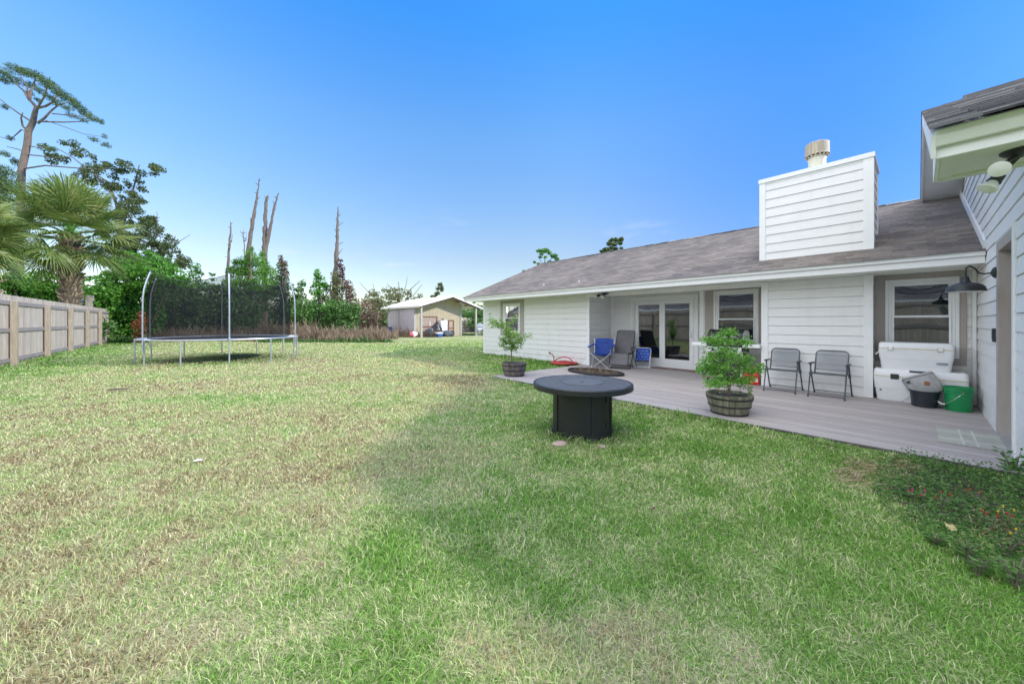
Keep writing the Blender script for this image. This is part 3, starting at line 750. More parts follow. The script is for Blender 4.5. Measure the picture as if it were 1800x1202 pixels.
# windows in walls facing -X: ya<yb, z range; panel = taupe surround
def pane_mesh(X, ya, yb, za, zb, bulge, n=10):
    vs = []; fs = []
    for i in range(n+1):
        for j in range(n+1):
            u = -1+2*i/n; v = -1+2*j/n
            vs.append((X - bulge*(1-u*u)*(1-v*v), ya+(yb-ya)*i/n, za+(zb-za)*j/n))
    for i in range(n):
        for j in range(n):
            a = i*(n+1)+j; fs.append((a, a+n+1, a+n+2, a+1))
    return vs, fs
def frame_ring(mb, x0, x1, ya, yb, za, zb, w, wb=None):
    wb = w if wb is None else wb
    mb.box(x0, x1, ya, ya+w, za, zb); mb.box(x0, x1, yb-w, yb, za, zb)
    mb.box(x0+.001, x1-.001, ya+w, yb-w, zb-w, zb); mb.box(x0+.001, x1-.001, ya+w, yb-w, za, za+wb)
def window(X, ya, yb, za, zb, zm, panel=None, blind=False, label=None, bulge=.0016):
    w = MB(); frame_ring(w, X-.045, X+.06, ya, yb, za, zb, .045)
    win = w.build('window', m_trim, house, bevel=.004)
    if label: win['label'] = label
    mb = MB(); frame_ring(mb, X-.022, X+.05, ya+.046, yb-.046, za+.046, zb-.046, .035); 
    frame_ring(mb, X-.008, X+.03, ya+.082, yb-.082, zm-.02, zb-.082, .035)
    mb.build('window_frame', m_vinyl, win, bevel=.003)
    mb = MB(); frame_ring(mb, X-.036, X-.009, ya+.083, yb-.083, za+.082, zm+.022, .03)
    mb.box(X-.042, X-.0365, (ya+yb)/2-.05, (ya+yb)/2+.05, zm-.002, zm+.012)
    mb.build('sash', m_vinyl, win, bevel=.003)
    for zz0, zz1, xx, bl in ((zm+.014, zb-.116, X+.012, bulge), (za+.111, zm-.007, X-.022, -bulge*.6)):
        vs, fs = pane_mesh(xx, ya+.112, yb-.112, zz0, zz1, bl)
        MB().add(vs, fs).build('pane', m_glass, win, smooth=True)
    mb = MB(); mb.add([(X+.35,ya+.05,za+.05),(X+.35,yb-.05,za+.05),(X+.35,yb-.05,zb-.05),(X+.35,ya+.05,zb-.05)], [(0,1,2,3)])
    mb.add([(X+.061,ya+.05,za+.05),(X+.061,ya+.05,zb-.05),(X+.35,ya+.05,zb-.05),(X+.35,ya+.05,za+.05)], [(0,1,2,3)])
    mb.add([(X+.061,yb-.05,za+.05),(X+.061,yb-.05,zb-.05),(X+.35,yb-.05,zb-.05),(X+.35,yb-.05,za+.05)], [(0,1,2,3)])
    mb.build('room_interior', m_dark, win)
    if blind:
        mb = MB(); z = za+.15
        while z < zb-.12:
            mb.bar((X+.09, ya+.1, z), (X+.09, yb-.1, z), .012, .042, up=(.5,0,.9)); z += .045
        mb.build('blind', m_blind, win)
    if panel:
        pa, pb, pz0, pz1 = panel
        mb = MB(); x0, x1 = X-.03, X+.001
        mb.box(x0, x1, pa, ya-.001, pz0, pz1); mb.box(x0, x1, yb+.001, pb, pz0, pz1)
        if pz1 > zb+.002: mb.box(x0+.001, x1, ya-.001, yb+.001, zb+.001, pz1)
        if pz0 < za-.002: mb.box(x0+.001, x1, ya-.001, yb+.001, pz0, za-.001)
        mb.build('surround', m_taupe, win, bevel=.004)
    return win
window(LX, 10.10, 11.10, 1.00, 2.19, 1.60, (9.90, 11.29, .90, 2.317), True, 'window with blinds behind the small potted tree')
window(10.2, 2.52, 3.52, .90, 2.26, 1.52, (2.26, 3.74, .80, 2.36), False, 'window behind the gas grill')
window(9.65, -.48, .385, .83, 2.22, 1.545, (-.555, .52, .72, 2.317), False, 'window above the white coolers', .002)
# sliding glass door
X = 10.6
mb = MB(); frame_ring(mb, X-.05, X+.06, 4.06, 6.15, .08, 2.235, .085, .03); sd = mb.build('sliding_door', m_trim, house, bevel=.005)
mb = MB(); frame_ring(mb, X-.02, X+.07, 4.146, 6.064, .111, 2.149, .04); mb.build('door_frame', m_vinyl, sd, bevel=.003)
for ya, yb, xx, nm in ((5.10, 6.02, X+.04, 'fixed_panel'), (4.19, 5.14, X-.005, 'sliding_panel')):
    mb = MB(); frame_ring(mb, xx-.02, xx+.02, ya, yb, .155, 2.105, .115, .19); mb.build(nm, m_vinyl, sd, bevel=.004)
    vs, fs = pane_mesh(xx, ya+.11, yb-.11, .34, 1.995, .0018); MB().add(vs, fs).build('pane', m_glass, sd, smooth=True)
mb = MB(); mb.tube([(X-.028, 4.245, .98), (X-.07, 4.245, 1.0), (X-.075, 4.245, 1.08), (X-.07, 4.245, 1.16), (X-.028, 4.245, 1.18)], .009, 8); mb.build('handle', m_chrome, sd, smooth=True)
mb = MB(); mb.add([(X+1.4,3.6,.08),(X+1.4,6.6,.08),(X+1.4,6.6,2.3),(X+1.4,3.6,2.3)], [(0,1,2,3)]); mb.add([(X+.09,4.06,.1),(X+.09,4.06,2.3),(X+1.4,3.6,2.3),(X+1.4,3.6,.1)], [(0,1,2,3)]); mb.add([(X+.09,6.15,.1),(X+.09,6.15,2.3),(X+1.4,6.6,2.3),(X+1.4,6.6,.1)], [(0,1,2,3)]); mb.add([(X+.08,3.6,.1),(X+1.4,3.6,.1),(X+1.4,6.6,.1),(X+.08,6.6,.1)], [(0,1,2,3)]); mb.add([(X+.08,3.6,2.3),(X+1.4,3.6,2.3),(X+1.4,6.6,2.3),(X+.08,6.6,2.3)], [(0,1,2,3)])
mb.build('room_interior', m_dark, sd)
# wing: gable wall with the back door
WY = -.67
DX0, DX1, DZ = 6.22, 7.30, 2.30
wallY([[(5.04,0),(6.13,0),(6.13,3.27),(5.04,2.82)], [(6.13,2.345),(7.36,2.345),(7.36,3.77),(6.13,3.27)],
       [(7.36,0),(10.4,0),(10.4,5.02),(7.36,3.77)], [(10.4,0),(15.9,0),(15.9,2.76),(10.4,5.02)]], WY, origin=.06)
wallX(rc(-8, -.67, 0, 2.8), 5.04)
wallX(rc(-8, -.67, 0, 2.8), 15.9, face=1)
mb = MB()
mb.bar((8.46, WY+.02, 2.555), (13.1, WY+.02, 4.455), .03, .13)
mb.box(9.62, 9.645, WY+.018, WY+.06, .08, 2.31)
mb.build('flashing_board', m_trim, house)
# back door, painted taupe, set back in its frame
mb = MB()
mb.box(DX0-.0, DX0+.12, WY-.16, WY+.018, .075, DZ+.12) ; mb.box(DX1-.07, DX1+.06, WY-.16, WY+.022, .075, DZ+.12); mb.box(DX0+.12, DX1-.07, WY-.16, WY+.02, DZ, DZ+.12)
bd = mb.build('back_door', m_taupe, house, bevel=.004)
mb = MB(); mb.box(DX0+.125, DX1-.075, WY-.135, WY-.09, .13, DZ-.005); mb.build('door_leaf', m_taupe, bd)
mb = MB(); mb.box(DX0+.12, DX1-.07, WY-.16, WY+.03, .078, .125); mb.build('threshold', m_steel, bd)
mb = MB(); mb.box(DX0-.085, DX0-.002, WY+.001, WY+.03, .085, DZ+.16); mb.box(DX0-.002, DX1+.062, WY+.0232, WY+.03, DZ+.122, DZ+.15); mb.build('door_trim', m_trim, bd, bevel=.003)
mb = MB(); hx = DX0+.22
mb.lathe([(.028,0),(.028,.012),(.012,.014),(.012,.05)], 14, Matrix.Translation((hx, WY-.09, 1.07)) @ Matrix.Rotation(R(-90),4,'X'))
mb.tube([(hx, WY-.045, 1.07), (hx+.06, WY-.04, 1.07), (hx+.125, WY-.04, 1.065)], .009, 8)
MB().lathe([(.028,0),(.028,.012),(.018,.02),(0,.021)], 14, Matrix.Translation((hx, WY-.09, 1.24)) @ Matrix.Rotation(R(-90),4,'X')).build('lock', m_steel, bd, smooth=True)
mb.build('handle', m_steel, bd, smooth=True)
# wing roof, boxed eave, rake
RY = -.10
def wing_z(x): return 2.92+.41*(x-4.2) if x < 10.4 else 2.92+.41*(16.6-x)
mb = MB()
yt = RY+.04
while yt > -8:
    y2 = max(yt-random.uniform(.25, .7), -8); tt = 4.15
    courses(mb, [(y2, 0), (yt-.003, 0), (yt-.003, 6.25), (y2, 6.25)], lambda s, t, d: (4.15+t, s, 2.905+.41*t+d), .1288, .018, 0, 1.1)
    yt = y2
mb.build('roof', m_shingle2, house)
mb = MB()
courses(mb, [(-8, 0), (RY+.04, 0), (RY+.04, 6.25), (-8, 6.25)], lambda s, t, d: (16.65-t, s, 2.905+.41*t+d), .1288, .012, 0)
mb.build('roof', m_shingle2, house)
mb = MB()                                         # roof underside and rake boards
mb.add([(4.16,-8,2.89),(10.4,-8,5.445),(10.4,RY+.03,5.445),(4.16,RY+.03,2.89)], [(0,1,2,3)])
mb.add([(16.64,-8,2.89),(10.4,-8,5.445),(10.4,RY+.03,5.445),(16.64,RY+.03,2.89)], [(0,1,2,3)])
mb.bar((4.27, RY+.012, 2.80), (10.4, RY+.012, 5.315), .025, .17); mb.bar((16.53, RY+.012, 2.80), (10.4, RY+.012, 5.315), .025, .17)
mb.add([(4.4,RY,2.79),(10.4,RY,5.25),(10.4,WY,5.25),(4.4,WY,2.79)], [(0,1,2,3)]); mb.add([(16.4,RY,2.79),(10.4,RY,5.25),(10.4,WY,5.25),(16.4,WY,2.79)], [(0,1,2,3)])
mb.build('rake_board', m_trim, house)
mb = MB(); mb.box(10.28, 10.52, -8, -.55, 5.42, 5.50); mb.build('ridge_vent', m_shingle2, house)
mb = MB()
mb.box(4.32, 4.35, -8, RY, 2.72, 2.86); mb.box(4.352, 5.03, RY-.025, RY, 2.72, 2.955)
mb.build('fascia', m_trim, house, bevel=.004)
mb = MB(); mb.box(4.24, 4.36, -8, RY+.01, 2.862, 2.915); mb.prism([(4.27,2.80),(4.30,2.80),(4.34,2.861),(4.23,2.861)], -8, RY+.008, Matrix(((1,0,0,0),(0,0,1,0),(0,1,0,0),(0,0,0,1)))); mb.build('drip_board', m_trim, house, bevel=.004)
mb = MB(); mb.box(4.352, 5.06, -8, RY-.026, 2.735, 2.75); mb.box(4.98, 5.06, -8, RY-.027, 2.718, 2.734); mb.box(4.352, 4.98, RY-.10, RY-.027, 2.724, 2.734)
mb.build('soffit', m_soffit, house)
mb = MB()                                          # unseen far gable of the wing
mb.add([(5.04,-8,0),(15.9,-8,0),(15.9,-8,2.8),(10.4,-8,5.2),(5.04,-8,2.8)], [(0,1,2,3,4)]); mb.build('wall', m_siding, house)

# ------------------------------------------------------------------ lamps and fittings on the house
def wall_lamp():
    c = Vector((7.12, -.40, 1.86)); b = Vector((7.38, WY+.02, 2.06))
    t = thing('wall_lamp', 'dark grey gooseneck barn lamp on the wall beside the taupe door', 'lamp', (7.38, WY, 2.06))
    mb = MB(); mb.lathe([(.07,0),(.07,.012),(.05,.03),(.02,.04),(0,.042)], 20, Matrix.Translation(b) @ Matrix.Rotation(R(-90),4,'X')); mb.build('mounting_plate', m_blackm, t, smooth=True)
    top = c+Vector((0,0,.15))
    mb = MB(); mb.tube([b+Vector((0,.03,0)), b+Vector((-.04,.09,-.012)), b+Vector((-.10,.14,.0)), top+Vector((.09,-.08,.10)), top+Vector((.045,-.035,.135)), top+Vector((.012,-.006,.11)), top+Vector((0,0,.05)), top], .009, 8); mb.build('arm', m_blackm, t, smooth=True)
    mb = MB(); mb.lathe([(0,.155),(.028,.15),(.03,.13),(.036,.10),(.05,.078),(.09,.064),(.13,.046),(.156,.012),(.165,-.035),(.161,-.035),(.15,0),(.12,.03),(.06,.05),(0,.06)], 36, Matrix.Translation(c)); mb.build('lamp_shade', m_blackm, t, smooth=True)
    mb = MB(); mb.lathe([(.1605,-.034),(.148,.0),(.115,.027),(.04,.05),(0,.055)], 36, Matrix.Translation(c)); mb.build('shade_lining', m_trim, t, smooth=True)
    mb = MB(); mb.lathe([(0,-.01),(.025,0),(.03,.03),(.015,.055),(0,.056)], 16, Matrix.Translation(c)); mb.build('bulb', m_frost, t, smooth=True)
wall_lamp()
def floodlight(base, heads, label, k=1.0, ring=True):
    t = thing('floodlight', label, 'light', base)
    mb = MB(); mb.lathe([(0,-.045*k),(.06*k,-.045*k),(.09*k,-.03*k),(.11*k,-.012*k),(.112*k,0),(0,0)], 28, Matrix.Translation(base)); mb.build('base', m_blackm, t, smooth=True)
    for p, d in heads:
        d = Vector(d).normalized(); p = Vector(p)
        q = d.to_track_quat('Z', 'Y').to_matrix().to_4x4(); Mx = Matrix.Translation(p) @ q
        mb = MB(); mb.tube([Vector(base)+Vector((0,0,-.03*k)), p-d*.15*k, p-d*.09*k], .016*k, 8)
        mb.lathe([(.028*k,-.13*k),(.036*k,-.12*k),(.042*k,-.07*k),(.046*k,-.055*k),(.03*k,-.055*k)], 20, Mx); h = mb.build('lamp_holder', m_blackm, t, smooth=True)
        mb = MB(); mb.lathe([(.026*k,-.075*k),(.032*k,-.05*k),(.052*k,-.015*k),(.06*k,.008*k),(.058*k,.016*k),(.03*k,.024*k),(0,.027*k)], 28, Mx); mb.build('bulb', m_frost, h, smooth=True)
fb = Vector((4.62, -.52, 2.735))
b1 = onx(1757, 297, 4.42); b2 = onx(1737, 330, 4.62)
floodlight(fb, [(b1, (-.75, .10, -.35)), (b2, (-.35, .55, -.85))], 'large twin bulb floodlight under the near eave at the photo corner', .92)
p0 = onx(1062, 516, 9.14); fb2 = Vector((9.1, p0.y-.05, 2.318))
floodlight(fb2, [(fb2+Vector((-.08,.03,-.12)), (-.6,.15,-.6)), (fb2+Vector((-.02,.30,-.09)), (-.2,.9,-.25))], 'small twin bulb floodlight on the porch soffit above the blue camp chair', 1.0)
t = thing('keypad', 'small black keypad on the white siding left of the taupe door', 'keypad', (7.50, WY, 1.29))
MB().box(7.465, 7.535, WY+.014, WY+.040, 1.20, 1.37).build('housing', m_blackm, t, bevel=.006)
MB().box(7.475, 7.525, WY+.0405, WY+.043, 1.23, 1.35).build('button_face', m_navy, t)

# ================================================================== THINGS ON THE DECK
DK = .08
def sling_chair():
    t = thing('folding_chair', '', 'chair')
    w = .25
    for s in (-1, 1):
        mb = MB(); mb.tube([(.30, s*w, .0), (.06, s*w, .585)], .0115, 8); mb.lathe([(.016,0),(.016,.03),(.012,.035)], 10, Matrix.Translation((.30, s*w, 0))); mb.build('leg', m_greymetal, t, smooth=True, world=False)
        mb = MB(); mb.tube([(-.32, s*(w+.02), .0), (-.06, s*(w+.02), .41), (.02, s*(w+.02), .58)], .0115, 8); mb.lathe([(.016,0),(.016,.03),(.012,.035)], 10, Matrix.Translation((-.32, s*(w+.02), 0))); mb.box(-.085,-.035, s*(w+.02)-.017, s*(w+.02)+.017, .36, .43); mb.build('leg', m_greymetal, t, smooth=True, world=False)
        mb = MB(); mb.prism([(-.20,-.02),(.12,-.028),(.15,-.015),(.15,.015),(.12,.028),(-.20,.02)], .588, .606, Matrix.Translation((0, s*(w+.01), 0))); mb.build('armrest', m_blackm, t, world=False, bevel=.004)
    mb = MB()
    k = [(-.13,-w+.02,.40),(-.27,-w+.02,.76),(-.285,-w+.035,.80),(-.295,-w+.075,.822),(-.295,w-.075,.822),(-.285,w-.035,.80),(-.27,w-.02,.76),(-.13,w-.02,.40)]
    mb.tube(k, .0125, 8); mb.tube([(-.155,-w+.02,.47),(-.155,w-.02,.47)], .006, 6); mb.build('back_frame', m_greymetal, t, smooth=True, world=False)
    mb = MB(); 
    for i in range(8):
        pass
    P = lambda u, v: (-.157-.115*v - .03*(1-(2*u-1)**2)*(1-(2*v-1)**2)*1.0, -w+.024+(2*w-.048)*u, .475+.335*v)
    n = 8; vs = [P(i/n, j/n) for i in range(n+1) for j in range(n+1)]
    mb.add(vs, [(i*(n+1)+j, (i+1)*(n+1)+j, (i+1)*(n+1)+j+1, i*(n+1)+j+1) for i in range(n) for j in range(n)]); mb.build('backrest', m_sling, t, smooth=True, world=False)
    mb = MB()
    for s in (-1, 1): mb.tube([(-.2, s*(w-.01), .40), (.26, s*(w-.01), .43)], .011, 8)
    mb.tube([(.26, -w+.01, .43), (.26, w-.01, .43)], .011, 8); mb.tube([(-.19, -w+.01, .40), (-.19, w-.01, .40)], .009, 8); mb.build('seat_frame', m_greymetal, t, smooth=True, world=False)
    P = lambda u, v: (-.19+.45*v, -w+.016+(2*w-.032)*u, .40+.03*v - .025*math.sin(math.pi*v)*math.sin(math.pi*u))
    vs = [P(i/n, j/n) for i in range(n+1) for j in range(n+1)]
    MB().add(vs, [(i*(n+1)+j, (i+1)*(n+1)+j, (i+1)*(n+1)+j+1, i*(n+1)+j+1) for i in range(n) for j in range(n)]).build('seat', m_sling, t, smooth=True, world=False)
    for a_, b_ in (((.293,-w,.045),(.293,w,.045)), ((-.30,-w-.02,.05),(-.30,w+.02,.05))): MB().tube([a_, b_], .008, 8).build('stretcher', m_greymetal, t, smooth=True, world=False)
    return t
c1 = sling_chair(); c1.location = (8.79, 1.775, DK); c1.rotation_euler = (0,0,R(181)); c1['label'] = 'grey mesh folding chair nearer the potted shrub and grill'; c1['group'] = 'grey mesh folding chairs against the chimney wall'
c2 = dup(c1, (8.74, 1.065, DK), R(178), 'grey mesh folding chair nearer the white coolers')

def camp_chair():
    t = thing('camp_chair', 'blue folding camp chair with silver crossed legs at the porch corner', 'camp chair', (9.16, 6.28, DK), R(200))
    W = .30
    fl, fr, bl, br = (.24,W-.04,0), (.24,-W+.04,0), (-.22,W-.02,0), (-.22,-W+.02,0)
    sfl, sfr, sbl, sbr = (.22,W,.44), (.22,-W,.44), (-.2,W-.02,.40), (-.2,-W+.02,.40)
    for a, b in ((fl, sfr), (fr, sfl), (fl, sbl), (bl, sfl), (fr, sbr), (br, sfr), (bl, sbr), (br, sbl)):
        mb = MB(); mb.tube([a, b], .0095, 8); mb.lathe([(.016,0),(.02,.004),(.014,.03)], 8, Matrix.Translation(a)); mb.build('leg', m_steel, t, smooth=True, world=False)
    mb = MB()
    for s in (-1, 1):
        for q_ in ([(.22,s*W,.44),(.24,s*(W+.03),.62)], [(-.2,s*(W-.02),.40),(-.30,s*(W-.0),.84)]): MB().tube(q_, .0095, 8).build('arm_post', m_steel, t, smooth=True, world=False)
    n = 10
    def grid(P, name):
        vs = [P(i/n, j/n) for i in range(n+1) for j in range(n+1)]
        o = MB().add(vs, [(i*(n+1)+j, (i+1)*(n+1)+j, (i+1)*(n+1)+j+1, i*(n+1)+j+1) for i in range(n) for j in range(n)]).build(name, m_blue, t, smooth=True, world=False)
        md = o.modifiers.new('thick', 'SOLIDIFY'); md.thickness = .008
    grid(lambda u, v: (-.2+.42*v, (-W+.02+2*(W-.02)*u), .40+.04*v-.10*math.sin(math.pi*u)*(1-.5*v)), 'seat')
    grid(lambda u, v: (-.2-.10*v-.05*math.sin(math.pi*u), (-W+.01+2*(W-.01)*u)*(.97+.03*math.cos(v*6)), .36+.49*v+.02*math.sin(math.pi*u)*v), 'backrest')
    mb = MB(); mb.bar((-.32, -W+.01, .79), (-.32, W-.01, .79), .02, .10, up=(-.2,0,1)); mb.build('headrest', m_blue, t, world=False, bevel=.006)
    for s in (-1, 1):
        mb = MB(); mb.bar((.27, s*(W+.03), .625), (-.26, s*W, .69), .10, .016); mb.build('armrest', m_blue, t, world=False, bevel=.005)
    mb = MB(); mb.lathe([(.03,0),(.042,.015),(.03,.03)], 14, Matrix.Translation((.16, -W-.06, .60))); mb.build('cup_holder', m_frost, t, smooth=True, world=False)
camp_chair()
def recliner():
    t = thing('recliner', 'dark grey zero gravity recliner with black tube frame beside the sliding door', 'recliner', (9.70, 5.90, DK), R(196))
    W = .27
    n = 10
    def grid(P, name):
        vs = [P(i/n, j/n) for i in range(n+1) for j in range(n+1)]
        MB().add(vs, [(i*(n+1)+j, (i+1)*(n+1)+j, (i+1)*(n+1)+j+1, i*(n+1)+j+1) for i in range(n) for j in range(n)]).build(name, m_grfab, t, smooth=True, world=False)
    grid(lambda u, v: (-.06-.30*v-.03*math.sin(math.pi*u), (-W+.02+2*(W-.02)*u), .40+.68*v), 'backrest')
    grid(lambda u, v: (-.04+.44*v, (-W+.02+2*(W-.02)*u), .40+.06*math.sin(v*2.4)-.03*math.sin(math.pi*u)), 'seat')
    grid(lambda u, v: (.40+.10*v, (-W+.02+2*(W-.02)*u), .43-.31*v), 'leg_rest')
    mb = MB()
    for s in (-1, 1):
        mb.tube([(-.06,s*W,.40),(-.36,s*W,1.07)], .0125, 8); mb.tube([(-.06,s*W,.40),(.18,s*W,.455),(.40,s*W,.44),(.50,s*W,.12)], .0125, 8)
        mb.tube([(-.42,s*(W+.04),.015),(.28,s*(W+.04),.60)], .012, 8); mb.tube([(.44,s*(W+.04),.015),(-.16,s*(W+.04),.58)], .012, 8)
    mb.tube([(-.36,-W,1.07),(-.375,-W+.06,1.10),(-.375,W-.06,1.10),(-.36,W,1.07)], .0125, 8); mb.tube([(.50,-W,.12),(.50,W,.12)], .0125, 8)
    mb.tube([(-.42,-W-.04,.015),(-.42,W+.04,.015)], .012, 8); mb.tube([(.44,-W-.04,.015),(.44,W+.04,.015)], .012, 8)
    mb.build('frame', m_blackm, t, smooth=True, world=False)
    for s in (-1, 1):                                     # bungee lacing, one zigzag cord a side
        zz = []
        for k in range(33):
            v = k/32; zz.append((-.06-.30*v, s*(W if k % 2 else W-.028), .40+.68*v))
        MB().tube(zz, .004, 5).build('lacing', m_blackm, t, world=False)
    for s in (-1, 1):
        mb = MB(); mb.bar((-.20, s*(W+.05), .60), (.28, s*(W+.05), .63), .06, .025); mb.build('armrest', m_blackm, t, world=False, bevel=.008)
recliner()
def beach_chair():
    t = thing('beach_chair', 'folded blue patterned beach chair with white tube frame standing by the sliding door', 'beach chair', (10.12, 5.50, DK), R(196))
    W = .225
    mb = MB(); n = 8
    P = lambda u, v: (-.02-.10*v, -W+.02+(2*W-.04)*u, .19+.36*v+.02*math.sin(math.pi*u))
    vs = [P(i/n, j/n) for i in range(n+1) for j in range(n+1)]
    o = MB().add(vs, [(i*(n+1)+j, (i+1)*(n+1)+j, (i+1)*(n+1)+j+1, i*(n+1)+j+1) for i in range(n) for j in range(n)]).build('backrest', mat('bright_blue_canvas', (.02,.10,.55), .6, var=.1), t, smooth=True, world=False)
    md = o.modifiers.new('thick', 'SOLIDIFY'); md.thickness = .012
    mb = MB()                                            # printed pale curved marks
    for i in range(4):
        for j in range(4):
            y = -W+.07+i*.105+(.05 if j % 2 else 0); v = .12+.24*j; z = .19+.36*v; x = .006-.10*v
            if abs(y) > W-.05: continue
            mb.tube([(x,y-.028,z+.012),(x+.002,y-.012,z-.004),(x+.002,y+.0,z+.006),(x+.002,y+.014,z-.004),(x,y+.03,z+.014)], .0055, 5)
    mb.build('print', mat('pale_print', (.62,.68,.78), .7), t, world=False)
    mb = MB()
    for s in (-1, 1): mb.tube([(.10,s*W,.012),(.02,s*W,.34)], .011, 8); mb.tube([(-.12,s*W,.012),(-.01,s*W,.30)], .011, 8); mb.tube([(0,s*W,.17),(-.125,s*W,.53),(-.13,s*(W-.03),.572),(-.13,s*(W-.08),.58)], .011, 8)
    mb.tube([(.10,-W,.012),(.10,W,.012)], .011, 8); mb.tube([(-.12,-W,.012),(-.12,W,.012)], .011, 8); mb.tube([(-.13,-W+.08,.58),(-.13,W-.08,.58)], .011, 8)
    mb.build('frame', m_vinyl, t, smooth=True, world=False)
    mb = MB(); mb.bar((-.15,-W-.06,.24), (-.15,W-.02,.26), .02, .22, up=(0,.1,1)); mb.build('seat', m_greyfabric, t, world=False, bevel=.006)
beach_chair()
# brick paver strip before the sliding door
t = thing('brick_strip', 'strip of worn brick pavers set before the sliding door', 'pavers', (10.35, 4.6, DK))
mb = MB()
for i in range(4):
    for j in range(8):
        y = 3.98+j*.155+(.07 if i % 2 else 0); mb.box(10.14+i*.10, 10.235+i*.10, y, y+.148, DK+.001, DK+.012+.004*random.random())
mb.build('paver', m_brickmat, t, bevel=.003)
# rug
t = thing('door_mat', 'grey green striped mat on the deck before the taupe door', 'mat', (6.82, -.41, DK))
mb = MB(); mb.box(6.36, 7.24, -.655, -.165, DK+.002, DK+.010); mb.build('mat', m_rug, t, bevel=.003)
mb = MB()
for x in (6.52, 6.575, 6.63, 6.96, 7.015, 7.07): mb.box(x, x+.022, -.65, -.17, DK+.0105, DK+.0125)
for y in (-.46, -.36): mb.box(6.365, 7.235, y, y+.02, DK+.0127, DK+.0145)
mb.build('stripe', m_rugline, t)

# ---- coolers, tub, bag, bucket
def cooler(loc, Ln, D, H, label, upper):
    t = thing('cooler', label, 'cooler', loc, 0)
    # length along Y, front faces -X
    def loft(mb, secs):
        n = None
        for (z, w, l, r) in secs:
            p = rrect(w, l, r, 4); n = len(p)
            mb.v += [Vector((x, y, z)) for x, y in p]
        b = len(mb.v)-n*len(secs)
        for k in range(len(secs)-1):
            for i in range(n):
                mb.f.append((b+k*n+i, b+k*n+(i+1)%n, b+(k+1)*n+(i+1)%n, b+(k+1)*n+i))
        mb.f.append(tuple(b+i for i in reversed(range(n)))); mb.f.append(tuple(b+(len(secs)-1)*n+i for i in range(n)))
    hb = H*.76
    mb = MB(); loft(mb, [(0,D*.86,Ln*.90,.05),(.015,D*.88,Ln*.92,.05),(hb*.50,D*.93,Ln*.955,.05),(hb*.505,D*.95,Ln*.97,.05),(hb,D,Ln,.05)]); mb.build('body', m_white_pl, t, smooth=True, world=False)
    mb = MB(); loft(mb, [(hb+.001,D*.985,Ln*.99,.045),(hb+.016,D*.985,Ln*.99,.045)]); mb.build('seal', m_yellowseal, t, smooth=True, world=False)
    mb = MB(); loft(mb, [(hb+.017,D*1.0,Ln,.05),(H-.02,D*.97,Ln*.985,.05),(H,D*.90,Ln*.95,.05)]); mb.build('lid', m_white_pl, t, smooth=True, world=False)
    for y in ((-.28, .28) if upper else (.27,)):
        mb = MB(); f = -D/2-.012
        if upper:
            mb.box(f, f+.02, y-.036, y+.036, hb-.03, hb+.045)
            a = mb.build('latch', m_chrome, t, world=False, bevel=.005)
            MB().box(f-.006, f-.0005, y-.024, y+.024, hb-.014, hb+.038).build('latch_plate', m_white_pl, a, world=False, bevel=.004)
        else:
            mb.box(f, f+.02, y-.05, y+.05, hb-.035, hb+.055); mb.build('latch', m_blackm, t, world=False, bevel=.008)
    if upper:
        mb = MB(); f = -D/2*.955-.004
        mb.box(f-.002, f+.004, -.36, -.235, .115, .15); pl = mb.build('badge', mat('grey_badge', (.34,.40,.46), .5), t, world=False)
        mb = MB(); 
        for k in range(7): mb.box(f-.0035, f-.0022, -.35+k*.015, -.341+k*.015, .126, .139)
        mb.build('badge_lettering', m_navy, pl, world=False)
        mb = MB(); mb.tube([(-.10,Ln/2-.01,hb*.85),(-.10,Ln/2+.035,hb*.7),(.10,Ln/2+.035,hb*.7),(.10,Ln/2-.01,hb*.85)], .012, 8); mb.build('side_handle', m_white_pl, t, smooth=True, world=False)
    else:
        f = -D/2
        mb = MB(); mb.tube([(f*.95-.001,-.20,.02),(f*.955-.001,-.13,.12),(f*.955-.001,.10,.12),(f*.95-.001,.20,.02)], .005, 6); mb.build('moulded_rib', m_white_pl, t, smooth=True, world=False)
        mb = MB(); mb.box(f-.002, f+.05, -.10, .10, H-.032, H-.004); mb.build('lid_grip', m_navy, t, world=False, bevel=.004)
        mb = MB(); mb.lathe([(.013,0),(.013,.012),(0,.013)], 12, Matrix.Translation((f*.925, .44, .18)) @ Matrix.Rotation(R(-90),4,'Y')); mb.build('drain_plug', m_navy, t, smooth=True, world=False)
cooler((9.30, -.02, DK), 1.06, .50, .55, 'larger white cooler with a black latch, under the other cooler', False)
cooler((9.32, .02, DK+.552), .86, .44, .46, 'white cooler with two metal latches, on top of the other cooler', True)
def tub():
    t = thing('storage_tub', 'dark navy oval tub in front of the white coolers', 'tub', (8.88, -.085, DK))
    mb = MB(); mb.lathe([(.15,0),(.165,.01),(.19,.24),(.205,.245),(.205,.262),(.185,.262),(.16,.02),(0,.018)], 32, None, 1.0, .86); mb.build('body', m_navy, t, smooth=True, world=False)
tub()
